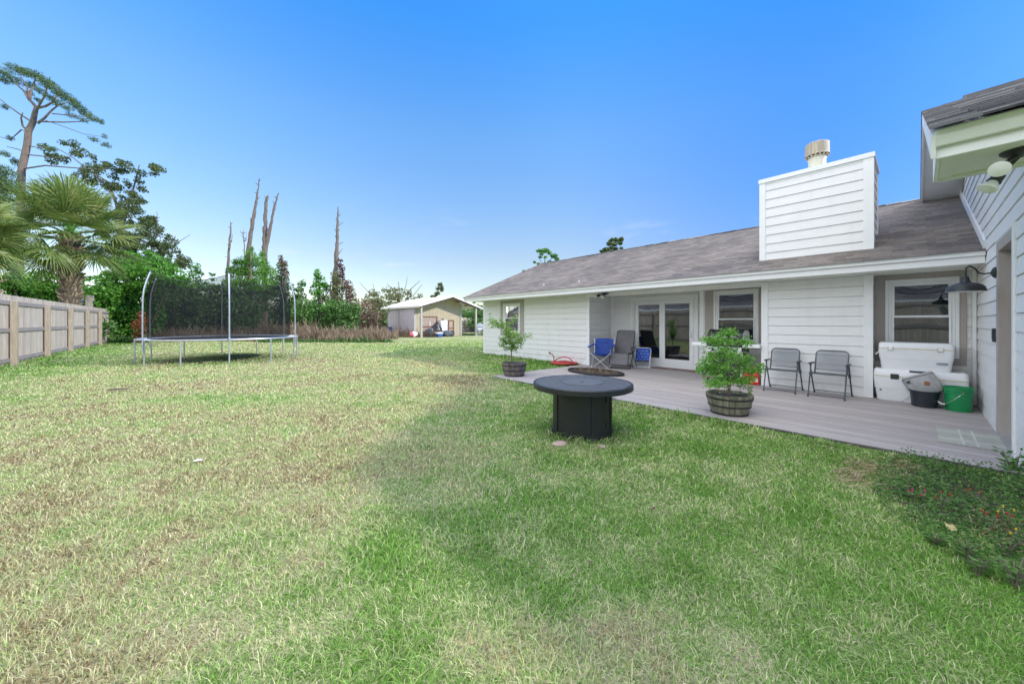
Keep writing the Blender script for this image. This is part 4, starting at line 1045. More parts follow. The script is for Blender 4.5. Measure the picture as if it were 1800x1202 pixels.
def soft_cooler():
    t = thing('cooler_bag', 'grey soft cooler bag with brown leather patch tilted in the navy tub', 'bag', (8.93, -.14, DK+.20), 0)
    t.rotation_euler = (R(-25), R(15), R(6)); t.scale = (1.02, 1.02, 1.08)
    mb = MB()
    def sec(z, w, l, r):
        p = rrect(w, l, r, 4); return [Vector((x, y, z)) for x, y in p], len(p)
    secs = [(0,.20,.33,.05),(.03,.23,.36,.06),(.15,.245,.375,.06),(.27,.23,.365,.05),(.30,.21,.35,.04)]
    n = 0
    for s in secs:
        q, n = sec(*s); mb.v += q
    for k in range(len(secs)-1):
        for i in range(n): mb.f.append((k*n+i, k*n+(i+1)%n, (k+1)*n+(i+1)%n, (k+1)*n+i))
    mb.f.append(tuple(reversed(range(n)))); mb.f.append(tuple((len(secs)-1)*n+i for i in range(n)))
    mb.build('body', m_greyfabric, t, smooth=True, world=False)
    mb = MB(); mb.prism(rrect(.236,.372,.05,4), .262, .270); mb.build('zip', m_navy, t, world=False)
    mb = MB(); mb.tube([(-.122,-.11,.02),(-.13,-.11,.15),(-.122,-.11,.28)], .006, 6); mb.tube([(-.124,.125,.02),(-.130,.125,.15),(-.124,.125,.28)], .008, 6); mb.build('strap', m_greyfabric, t, smooth=True, world=False)
    MB().box(-.134, -.122, .13, .175, .20, .235).build('buckle', m_navy, t, world=False, bevel=.003)
    MB().add([(-.128,-.03,.10),(-.128,.01,.14),(-.128,-.03,.18),(-.128,-.07,.14),(-.121,-.03,.10),(-.121,.01,.14),(-.121,-.03,.18),(-.121,-.07,.14)],
             [(3,2,1,0),(0,1,5,4),(1,2,6,5),(2,3,7,6),(3,0,4,7)]).build('leather_patch', m_leather, t, world=False)
soft_cooler()
def bucket():
    t = thing('bucket', 'green plastic bucket with wire handle at the wall corner', 'bucket', (8.83, -.43, DK), R(-62))
    mb = MB(); mb.lathe([(.128,0),(.132,.006),(.142,.265),(.152,.268),(.152,.276),(.145,.278),(.147,.305),(.156,.308),(.156,.316),(.148,.318),(.150,.352),(.158,.356),(.158,.366),(.147,.366),(.128,.01),(0,.008)], 40); mb.build('body', m_green, t, smooth=True, world=False)
    mb = MB(); mb.tube([(-.03,.156,.30),(-.10,.175,.235),(-.16,.155,.17),(-.185,.10,.12),(-.19,.0,.09),(-.18,-.09,.12),(-.14,-.15,.19),(-.03,-.156,.30)], .0035, 6); h = mb.build('handle', m_chrome, t, smooth=True, world=False)
    mb = MB(); mb.tube([(-.187,.085,.113),(-.19,0,.088),(-.187,-.05,.10)], .011, 8); mb.build('grip', m_vinyl, h, smooth=True, world=False)
bucket()
# ---- grill
def grill():
    t = thing('gas_grill', 'silver gas grill with black framed lid and side shelves behind the potted shrub', 'grill', (9.36, 2.92, DK))
    x0, x1 = -.30, .26
    mb = MB(); mb.box(x0+.05, x1-.03, -.30, .34, .12, .66); mb.build('cabinet', mat('dark_brown_cabinet', (.045,.036,.03), .5), t, world=False, bevel=.006)
    mb = MB(); mb.box(x0+.035, x0+.0495, -.28, .015, .14, .64); mb.box(x0+.035, x0+.0495, .025, .32, .14, .64); mb.build('cabinet_door', m_black, t, world=False, bevel=.004)
    for y in (-.34, .36):
        for x in (x0+.05, x1-.03):
            mb = MB(); mb.box(x-.02, x+.02, y-.022, y+.022, .075, .70); lg = mb.build('leg', m_silver, t, world=False, bevel=.004)
            mb = MB(); mb.lathe([(.012,-.02),(.035,-.018),(.035,.018),(.012,.02)], 18, Matrix.Translation((x,y,.035)) @ Matrix.Rotation(R(90),4,'X')); mb.build('caster', m_blackm, lg, smooth=True, world=False)
            mb = MB(); mb.box(x-.028, x+.028, y-.026, y+.026, .06, .082); mb.build('caster_bracket', m_red, lg, world=False)
    mb = MB(); mb.box(x0-.04, x0+.0, -.36, .36, .66, .80); mb.build('control_panel', m_silver, t, world=False, bevel=.01)
    for y in (-.22, 0, .22):
        mb = MB(); mb.lathe([(.03,0),(.03,.03),(.02,.035),(0,.036)], 16, Matrix.Translation((x0-.04,y,.73)) @ Matrix.Rotation(R(-90),4,'Y')); mb.build('knob', m_blackm, t, smooth=True, world=False)
    for a, b in ((.37, .70), (-.70, -.37)):
        mb = MB(); mb.box(x0-.02, x1, a, b, .80, .88); mb.build('side_shelf', m_vinyl, t, world=False, bevel=.015)
    mb = MB(); mb.box(x0, x1, -.36, .36, .70, .86); mb.build('firebox', m_black, t, world=False, bevel=.01)
    prof = [(x0,.862),(x0-.015,.98),(x0+.06,1.13),(x0+.20,1.19),(x1-.08,1.18),(x1,1.08),(x1,.862)]
    mb = MB(); mb.prism(prof, -.345, .345, Matrix(((1,0,0,0),(0,0,1,0),(0,1,0,0),(0,0,0,1)))); lid = mb.build('lid', m_black, t, world=False, bevel=.01)
    for y in (-.362, .346):
        mb = MB(); mb.prism([(x*.98, z) for x, z in prof], y, y+.016, Matrix(((1,0,0,0),(0,0,1,0),(0,1,0,0),(0,0,0,1)))); e = mb.build('end_cap', m_silver, lid, world=False)
        mb = MB(); mb.tube([(x*.98, y+.008, z) for x, z in prof], .014, 6, True); mb.build('end_rim', m_blackm, lid, world=False)
    mb = MB(); mb.tube([(x0+.02,-.27,1.0),(x0-.05,-.26,1.03),(x0-.05,.26,1.03),(x0+.02,.27,1.0)], .013, 8); mb.build('handle', m_chrome, lid, smooth=True, world=False)
grill()
def gas_can():
    t = thing('fuel_can', 'red plastic fuel can beside the grill and chimney wall', 'fuel can', (9.22, 2.42, DK), R(12))
    mb = MB(); mb.box(-.13, .13, -.15, .15, 0, .24); mb.taper((.13,.15),(.06,.10),.24,.31); mb.build('body', m_red, t, world=False, bevel=.025, seg=3)
    mb = MB(); mb.tube([(-.02,-.09,.30),(-.02,-.08,.36),(-.02,.06,.37),(-.02,.09,.30)], .017, 8); mb.build('handle', m_red, t, smooth=True, world=False)
    mb = MB(); mb.tube([(.03,.10,.29),(.04,.13,.36),(.05,.20,.42)], .014, 8); mb.build('spout', m_blackm, t, smooth=True, world=False)
    mb = MB(); mb.box(-.133, -.1305, -.12, -.07, .07, .15); mb.build('sticker', m_paper, t, world=False)
gas_can()

# ---- planters with small trees
def leaf_quads(P, L_, W_, A=None, droop=0.0):
    """P (n,3) leaf centres, L_,W_ (n,) sizes -> diamond leaves; A optional long-axis directions"""
    n = len(P)
    if A is None:
        A = RNG.normal(size=(n, 3))
    A = A + np.array([0, 0, -droop]); A /= np.linalg.norm(A, axis=1, keepdims=True)+1e-9
    B = RNG.normal(size=(n, 3)); B -= (B*A).sum(1, keepdims=True)*A; B /= np.linalg.norm(B, axis=1, keepdims=True)+1e-9
    a = A*(L_[:, None]/2); b = B*(W_[:, None]/2)
    V = np.stack([P-a, P+b-a*.1, P+a, P-b-a*.1], 1).reshape(-1, 3)
    return V
def leaves_obj(name, V, m, parent=None, world=True):
    n = len(V)//4
    return np_mesh(name, V, np.arange(n*4), np.arange(n)*4, np.full(n, 4), m, parent, world)
def barrel(loc, rt, rb, h, m, label, soil_z):
    t = thing('planter', label, 'planter', loc, R(17))
    n = 22; mb = MB()
    for k in range(n):
        a0 = 2*math.pi*k/n+.012; a1 = 2*math.pi*(k+1)/n-.012
        hh = h+random.uniform(-.008, .006); dr = random.uniform(-.003, .003)
        def ringp(a, r, z): return (r*math.cos(a), r*math.sin(a), z)
        rbm = rb+(rt-rb)*.55+.004
        vs = []
        for z, ro in ((0, rb), (h*.5, rbm), (hh, rt)):
            for a in (a0, (a0+a1)/2, a1): vs.append(ringp(a, ro+dr, z))
        for z, ro in ((0, rb), (h*.5, rbm), (hh, rt)):
            for a in (a0, (a0+a1)/2, a1): vs.append(ringp(a, ro+dr-.025, z))
        f = []
        for i in range(2):
            for j in range(2):
                f.append((i*3+j, i*3+j+1, i*3+j+4, i*3+j+3)); f.append((9+i*3+j+1, 9+i*3+j, 9+i*3+j+3, 9+i*3+j+4))
            f.append((i*3, i*3+3, 9+i*3+3, 9+i*3)); f.append((i*3+2, 9+i*3+2, 9+i*3+5, i*3+5))
        f += [(6,7,16,15),(7,8,17,16),(1,0,9,10),(2,1,10,11)]
        mb.add(vs, f)
    mb.build('stave', m, t, world=False)
    for z in (h*.06, h*.45, h*.82):
        rm = rb+(rt-rb)*.55+.004; r = (rb+(rm-rb)*z/(h*.5) if z < h*.5 else rm+(rt-rm)*(z-h*.5)/(h*.5)) + .006
        mb = MB(); mb.lathe([(r-.008,z-.012),(r,z-.012),(r+.003,z+.012),(r-.008,z+.012)], 44); mb.build('hoop', m_iron, t, smooth=True, world=False)
    mb = MB(); mb.lathe([(rt-.03, soil_z-.02),(rt-.04, soil_z),(.1, soil_z+.02),(0, soil_z+.025)], 24); mb.build('soil', m_soil, t, smooth=True, world=False)
    return t
B1 = (6.02, 1.87, DK)
barrel(B1, .315, .235, .295, m_barrel, 'mossy half barrel planter at the deck edge before the grill', .235)
B2 = (6.10, 6.83, DK)
barrel(B2, .325, .245, .33, m_barrel2, 'dark weathered half barrel planter at the far deck corner', .27)
def potted_shrub():
    base = Vector((B1[0], B1[1], DK+.25))
    t = thing('potted_shrub', 'bushy bright green shrub growing in the mossy half barrel', 'shrub', base)
    Z = base.dot(CAMF)
    def lp(x, y, dz=0.): return at(x, y, Z+dz)
    mb = MB(); tips = []
    ends = [(1258,600),(1275,580),(1290,575),(1312,595),(1245,640),(1235,655),(1260,660),(1300,650),(1325,650),(1330,660),(1310,610),(1280,630),(1265,620),(1318,690),(1300,680),(1255,680),(1240,645),(1320,625)]
    b0 = lp(1281, 690)
    for i, (x, y) in enumerate(ends):
        p1 = lp(1281+(x-1281)*.12, 668, RNG.normal()*.03); e = lp(x, y, RNG.normal()*.14); 
        mid = p1.lerp(e, .5)+Vector((0,0,.05))
        mb.tube([b0+Vector((RNG.normal()*.012, RNG.normal()*.012, -.03)), p1, mid, e], [.0045,.0035,.0025,.001], 6)
        tips.append((p1, mid, e))
    mb.build('stem', m_twig, t, smooth=True)
    clumps = [(1281,588,20,17),(1258,600,22,15),(1306,601,16,12),(1240,648,20,20),(1268,640,28,24),(1300,638,28,22),(1322,652,18,16),(1255,668,22,14),(1285,665,30,15),(1312,672,16,14),(1281,612,22,18),(1318,690,5,9),(1335,645,10,9),(1228,652,8,8)]
    Ps = []
    for x, y, rx, ry in clumps:
        k = int(rx*ry*1.9); c = lp(x+RNG.normal()*3, y+RNG.normal()*2.5, RNG.normal()*.10); r1 = rx/F*Z/1.12; r2 = ry/F*Z
        q = RNG.normal(size=(k, 3)); q /= np.linalg.norm(q, axis=1, keepdims=True); q *= (RNG.random((k,1))**.6)*np.where(RNG.random((k,1)) < .12, 1.35, 1.0)
        ph = RNG.random(3)*6.28; q = q[np.sin(q[:,0]*4+ph[0])*np.sin(q[:,1]*4+ph[1])+np.sin(q[:,2]*5+ph[2]) > -.6]
        q = q*np.array([r1, r1, r2]); Ps.append(q+np.array(c))
    P = np.concatenate(Ps); n = len(P)
    V = leaf_quads(P, .024+.028*RNG.random(n), .013+.013*RNG.random(n))
    leaves_obj('foliage', V, lf_pot, t)
potted_shrub()
def small_tree():
    base = Vector((B2[0], B2[1], DK+.28)); Z = base.dot(CAMF)
    t = thing('potted_tree', 'thin young tree with arching yellow green branches in the dark half barrel', 'tree', base)
    def lp(x, y, dz=0.): return at(x, y, Z+dz)
    mb = MB(); 
    mb.tube([lp(899.5,640), lp(899,622), lp(898.5,606), lp(896,590)], [.018,.014,.012,.008], 7)
    br = [[(899,610),(893,590),(886,572),(880,560)],[(880,575),(870,566),(862,556)],[(884,574),(872,573),(858,571)],[(884,572),(870,565),(858,563)],[(890,585),(897,570),(903,560),(910,555)],
          [(897,600),(885,603),(878,607)],[(899,606),(910,600),(922,594),(934,589)],[(899,603),(912,600),(916,606)],[(896,595),(905,592),(908,588)],[(893,590),(881,596)],[(898,612),(889,612),(880,606)],[(899,610),(908,611),(915,608)],[(898,600),(893,580),(890,566)]]
    Ps, As = [], []
    for k, pts in enumerate(br):
        dz = RNG.normal()*.18
        q = [lp(x, y, dz*(i/(len(pts)-1))) for i, (x, y) in enumerate(pts)]
        mb.tube(q, [.006-.0045*i/(len(q)-1) for i in range(len(q))], 5)
        for a, b in zip(q[:-1], q[1:]):
            d = (b-a)
            m_ = int(d.length*200)
            for _ in range(m_):
                u = random.random(); Ps.append(a.lerp(b, u)+Vector((RNG.normal()*.035, RNG.normal()*.035, RNG.normal()*.035))); As.append(d.normalized()*.6+Vector((RNG.normal(),RNG.normal(),RNG.normal()*.7-.2)))
    mb.build('stem', m_twig, t, smooth=True)
    for x, y, r in ((893,588,9),(906,592,9),(886,600,7),(915,598,8),(899,602,9),(902,612,6),(897,585,8)):
        k = 95; q = RNG.normal(size=(k,3))*r/F*Z*.6
        for w in q: Ps.append(lp(x, y)+Vector(w)); As.append(Vector(RNG.normal(size=3)))
    P = np.array(Ps); n = len(P)
    V = leaf_quads(P, .045+.035*RNG.random(n), .022+.014*RNG.random(n), np.array(As))
    leaves_obj('foliage', V, lf_crape, t)
small_tree()

# ---- fire pit table on the lawn
def fire_table():
    t = thing('fire_table', 'round black fire pit table with slate grey slatted top on the grass', 'table', (TABLE[0], TABLE[1], 0), R(-36))
    Hh = .66; RR = .645
    mb = MB(); mb.lathe([(.40,-.03),(.40,.02),(.385,.03),(.385,.575),(.30,.58)], 56); mb.build('base', m_black, t, smooth=True, world=False)
    mb = MB()
    for a in (200, 272, 318, 20, 92, 140):
        mb.box(.38, .398, -.012, .012, .02, .575, Matrix.Rotation(R(a),4,'Z'))
    mb.lathe([(.387,.03),(.402,.03),(.402,.06),(.387,.06)], 56)
    mb.build('seam', m_black, t, world=False)
    mb = MB()
    for z in (.14, .46): mb.tube([(.394*math.cos(R(-56)), .394*math.sin(R(-56)), z), (.394*math.cos(R(-56)), .394*math.sin(R(-56)), z+.07)], .008, 8)
    mb.build('hinge', m_blackm, t, smooth=True, world=False)
    mb = MB(); a = R(-18); c, s = math.cos(a), math.sin(a)
    mb.tube([(.385*c,.385*s,.33),(.43*c,.43*s,.335),(.435*c,.435*s,.40),(.43*c,.43*s,.465),(.385*c,.385*s,.47)], .006, 8); mb.build('handle', m_steel, t, smooth=True, world=False)
    mb = MB(); mb.lathe([(.30,Hh-.075),(RR-.02,Hh-.075),(RR,Hh-.065),(RR,Hh-.008),(RR-.008,Hh),(RR-.03,Hh),(RR-.03,Hh-.012),(.20,Hh-.013)], 72); mb.build('rim', m_black, t, smooth=True, world=False)
    # slats across the top, cut to the circle, with a round burner lid in the middle
    mb = MB(); w = .066; y = -RR+.034; rin = .285
    ang = Matrix.Rotation(R(36), 4, 'Z')
    while y < RR-.034:
        yb = min(y+w-.011, RR-.034)
        def xs(r, yy): return math.sqrt(max(r*r-yy*yy, 0))
        ya = max(min(abs(y), abs(yb)), 0)
        xa, xb = xs(RR-.034, y), xs(RR-.034, yb)
        ia, ib = xs(rin, y), xs(rin, yb)
        if max(ia, ib) > .02:
            for s in (-1, 1):
                p = [(s*ia, y), (s*xa, y), (s*xb, yb), (s*ib, yb)]
                mb.prism(p if s > 0 else p[::-1], Hh-.012, Hh-.001, ang)
        else: mb.prism([(-xa,y),(xa,y),(xb,yb),(-xb,yb)], Hh-.012, Hh-.001, ang)
        y += w
    mb.build('table_top', m_tabletop, t, world=False)
    mb = MB(); mb.lathe([(rin-.008,Hh-.011),(rin-.008,Hh+.003),(rin-.014,Hh+.006),(rin-.02,Hh+.003)], 64)
    y = -rin+.02
    while y < rin-.02:
        yb = min(y+w-.011, rin-.02)
        xa, xb = math.sqrt(max((rin-.02)**2-y*y, 0)), math.sqrt(max((rin-.02)**2-yb*yb, 0))
        mb.prism([(-xa,y),(xa,y),(xb,yb),(-xb,yb)], Hh-.010, Hh+.002, ang); y += w
    lid = mb.build('burner_lid', m_tabletop, t, world=False)
    mb = MB(); mb.lathe([(.022,Hh+.0025),(.022,Hh+.006),(.010,Hh+.008),(0,Hh+.008)], 18); mb.build('lid_knob', m_blackm, lid, smooth=True, world=False)
fire_table()
def stone(loc, s, label):
    bm = bmesh.new(); bmesh.ops.create_icosphere(bm, subdivisions=3, radius=1)
    for v in bm.verts:
        n = math.sin(v.co.x*3+1)*math.cos(v.co.y*2.3)*.12; v.co = Vector((v.co.x*s*1.25, v.co.y*s*.9, v.co.z*s*.28))*(1+n)
    me = bpy.data.meshes.new('stone'); bm.to_mesh(me); bm.free(); me.materials.append(m_greystone)
    o = bpy.data.objects.new('stone', me); COL.objects.link(o); o.location = loc
    me.polygons.foreach_set('use_smooth', [True]*len(me.polygons)); tag(o, label, 'stone')
p = gnd(984, 781); stone((p.x, p.y, .012), .085, 'flat pinkish stone at the foot of the fire table, larger one on the left')
p = gnd(1058, 786); stone((p.x, p.y, .008), .05, 'small flat stone in the grass right of the fire table foot')

# ---- hose, edging ring
def hose():
    c = Vector((9.0, 7.62, .07)); t = thing('garden_hose', 'red garden hose coiled flat by the house wall with one loop standing up', 'hose', c)
    mb = MB(); pts = []
    turns = 9
    for i in range(turns*28+1):
        a = 2*math.pi*i/28; r = .46-.034*i/28; pts.append((c.x+r*math.cos(a)*.95, c.y+r*math.sin(a), .03+GZ(np.float64(c.x), np.float64(c.y))+.024+.004*i/28))
    mb.tube(pts, .02, 6)
    mb.build('coil', m_hose, t, smooth=True)
    a0 = onx(972, 637, 8.78); 
    lp = [onx(x, y, 8.85) for x, y in ((972,640),(974,636),(979,631),(986,628),(993,627),(1000,629),(1005,633),(1006,639))]
    mb = MB(); mb.tube(lp, .017, 8); mb.tube([onx(x, y, 8.86) for x, y in ((971,639),(974,634),(973.5,628),(971,622.5),(968.5,621.5))], .016, 8); mb.build('loop', m_hose, t, smooth=True)
    mb = MB(); mb.tube([onx(969, 622, 8.86), onx(965, 619.5, 8.86)], [.02, .026], 8); mb.build('nozzle', m_blackm, t, smooth=True)
hose()
def ring():
    c = Vector((8.05, 5.75, DK)); t = thing('edging_ring', 'low black oval edging around dry weeds set in the deck behind the table', 'edging', c)
    pts = [(c.x+.48*math.cos(a)*1.0, c.y+.85*math.sin(a)) for a in [2*math.pi*i/40 for i in range(40)]]
    mb = MB()
    n = 40
    vs = []
    for x, y in pts:
        k = 1-.04/math.hypot(x-c.x, y-c.y)
        xi, yi = c.x+(x-c.x)*k, c.y+(y-c.y)*k
        vs += [(x,y,DK+.001),(x,y,DK+.055),(xi,yi,DK+.055),(xi,yi,DK+.001)]
    fs = []
    for i in range(n):
        j = (i+1) % n
        for k in range(3): fs.append((i*4+k, j*4+k, j*4+k+1, i*4+k+1))
    mb.add(vs, fs); mb.build('border', mat('charred_black_border', (.028,.026,.028), .7, var=.4, vscale=8), t)
    mb = MB(); mb.add([(c.x+(x-c.x)*.93, c.y+(y-c.y)*.93, DK+.012) for x, y in pts], [tuple(range(n))]); mb.build('soil', m_mulch, t)
    P = []; A = []
    for _ in range(170):
        a = random.random()*6.283; r = math.sqrt(random.random())*.9
        h = random.random()**2*.14
        P.append((c.x+.44*r*math.cos(a), c.y+.80*r*math.sin(a), DK+.05+h*.5)); A.append((RNG.normal()*.5, RNG.normal()*.5, 1))
    P = np.array(P); nn = len(P)
    leaves_obj('weeds', leaf_quads(P, .05+.10*RNG.random(nn), .008+.012*RNG.random(nn), np.array(A)), lf_dry, t)
ring()

# ================================================================== YARD
def trampoline():
    cx, cy, r, h = .80, 17.6, 2.40, .86
    t = thing('trampoline', 'large round trampoline with steel legs and black safety net on the lawn', 'trampoline', (cx, cy, 0))
    def p(a, rr, z): return Vector((cx+rr*math.cos(R(a)), cy+rr*math.sin(R(a)), z))
    mb = MB(); mb.tube([p(a, r, h) for a in range(0, 360, 5)], .026, 8, True); mb.build('rim', m_steel, t, smooth=True)
    for k in range(12):
        a = -90+30*k
        mb = MB(); q = p(a, r+.005, .0); mb.tube([p(a, r+.01, -.03), p(a, r+.004, .5), p(a, r, h)], .023, 8); mb.build('leg', m_steel, t, smooth=True)
    for k in range(6):
        a = -90+60*k
        mb = MB(); b = r+.045
        mb.tube([p(a,b,.50), p(a,b,1.6), p(a,b-.01,2.2), p(a,b-.04,2.5), p(a,b-.11,2.8), p(a,b-.21,3.10)], .022, 8)
        mb.tube([p(a,b,h-.02), p(a,b,h+.09)], .030, 8); pole = mb.build('enclosure_pole', m_steel, t, smooth=True)
        mb = MB(); mb.tube([p(a,b-.205,3.085), p(a,b-.225,3.135)], .03, 8); mb.build('pole_cap', m_blackm, pole, smooth=True)
        if k == 5:
            mb = MB(); mb.tube([p(a,b+.002,1.85), p(a,b+.002,1.90)], .028, 8); 
    mb = MB(); mb.add([p(a, 2.08, h-.005) for a in range(0, 360, 6)], [tuple(range(60))]); mb.build('mat', m_matblk, t)
    mb = MB()
    for k in range(96): mb.tube([p(k*3.75, 2.07, h-.005), p(k*3.75, r-.02, h)], .008, 5)
    mb.build('springs', m_steel, t)
    # net: hangs from the pole tips, sags between, meets the mat edge
    n = 96; rows = 10; vs = []
    for j in range(rows+1):
        v = j/rows
        for i in range(n):
            a = -90+360*i/n; k = ((a+90) % 60)/60; sag = math.sin(math.pi*k)
            rt = (2.16-.12*sag); zt = 3.05-.27*sag
            rb = 2.10; vv = v
            bow = .10*math.sin(math.pi*v)*(1-.4*sag)
            vs.append(p(a, rb+(rt-rb)*vv+bow, h+.01+(zt-h)*vv))
    fs = [(j*n+i, j*n+(i+1)%n, (j+1)*n+(i+1)%n, (j+1)*n+i) for j in range(rows) for i in range(n)]
    net = MB().add(vs, fs).build('net', m_net, t, smooth=True)
    mb = MB(); mb.tube([vs[rows*n+i] for i in range(n)], .010, 6, True); mb.build('net_hem', m_blackm, net)
    mb = MB(); a = 62; mb.tube([p(60,2.15,2.72), p(57,2.22,2.0), p(62,2.2,1.5), p(60,2.12,.9)], .018, 6); mb.build('net_zip', m_blackm, net)
trampoline()
# dead stick and paper scrap
p = gnd(347, 815)
mb = MB(); mb.add([(-.055,-.02,.03),(.075,.012,.035),(.05,.05,.05),(-.05,.04,.045),(-.01,.01,.055)], [(0,1,4),(1,2,4),(2,3,4),(3,0,4)]); o = mb.build('paper_scrap', m_paper, None); o.location = p+Vector((0,0,.015)); o.rotation_euler = (0,0,R(-35)); o.scale = (.55,.55,.55)
o.modifiers.new('thick', 'SOLIDIFY').thickness = .004; tag(o, 'small crumpled white paper scrap lying on the lawn', 'litter')
p = gnd(210, 688)
mb = MB(); mb.tube([p+Vector((-.16,.10,.05)), p+Vector((-.03,.02,.06)), p+Vector((.06,-.05,.05)), p+Vector((.18,-.12,.09))], [.018,.022,.018,.008], 6); o = mb.build('fallen_stick', m_twig, None, smooth=True); tag(o, 'dark fallen stick on the lawn left of the green patch', 'stick')
p = gnd(313, 646)
# ---- wooden fence along the left
FX = -4.62
def fence():
    t = thing('wooden_fence', 'tall weathered plank fence with posts and three rails along the left of the lawn', 'fence', (FX, 27, 0))
    post_y = [19.9-3.5*k for k in range(9, 0, -1)] + [19.9, 23.45, 27.0, 30.5, 33.95]
    mb = MB(); y = -11.5
    while y < 38.0:
        w = .137; h = 2.335+.02*random.random(); x = FX-.075+random.uniform(-.004, .004)
        mb.box(x-.016, x, y, y+w-.007, .06+random.random()*.03, h); y += w
    mb.build('boards', m_fencep, t)['kind'] = 'stuff'
    for z in (.13, 1.12, 2.02):
        for a, b in zip([-11.5]+post_y, post_y+[38.0]):
            mb = MB(); mb.box(FX-.072, FX-.034, a+.0, b-.004, z, z+.13); mb.build('rail', m_fencer, t)
    for y in post_y:
        mb = MB(); h = 2.10+.12*random.random(); mb.box(FX-.033, FX+.115, y-.075, y+.075, -.08, h); mb.build('post', m_post, t, bevel=.012)
    for z in (1.24, 2.08):
        mb = MB(); a = Vector((FX-.06, 38.0, z)); e = at(215 if z < 2 else 219, 578 if z < 2 else 554, 26.4); mb.bar(a, (e.x, e.y, z-.02), .05, .12); mb.build('rail', m_post, t)
fence()
def fence_box():
    q = at(157, 524, 22.6)
    t = thing('post_with_box', 'short grey wooden post with a small hollow box top behind the fence', 'post', (q.x, q.y, 0))
    mb = MB(); mb.box(q.x-.14, q.x+.14, q.y-.14, q.y+.14, 0, 3.14); mb.build('post', m_fencep, t, bevel=.01)
    mb = MB(); frame_ring(mb, q.x+.141, q.x+.19, q.y-.14, q.y+.14, 2.77, 3.14, .05); mb.build('box_front', m_fencep, t)
    mb = MB(); mb.lathe([(.09,2.75),(.10,2.81),(.06,2.87),(0,2.88)], 14, Matrix.Translation((q.x-.30, q.y+.0, 0))); mb.box(q.x-.32, q.x-.28, q.y-.02, q.y+.02, 2.0, 2.75); mb.build('cap', m_bluepl, t, smooth=True)
fence_box()

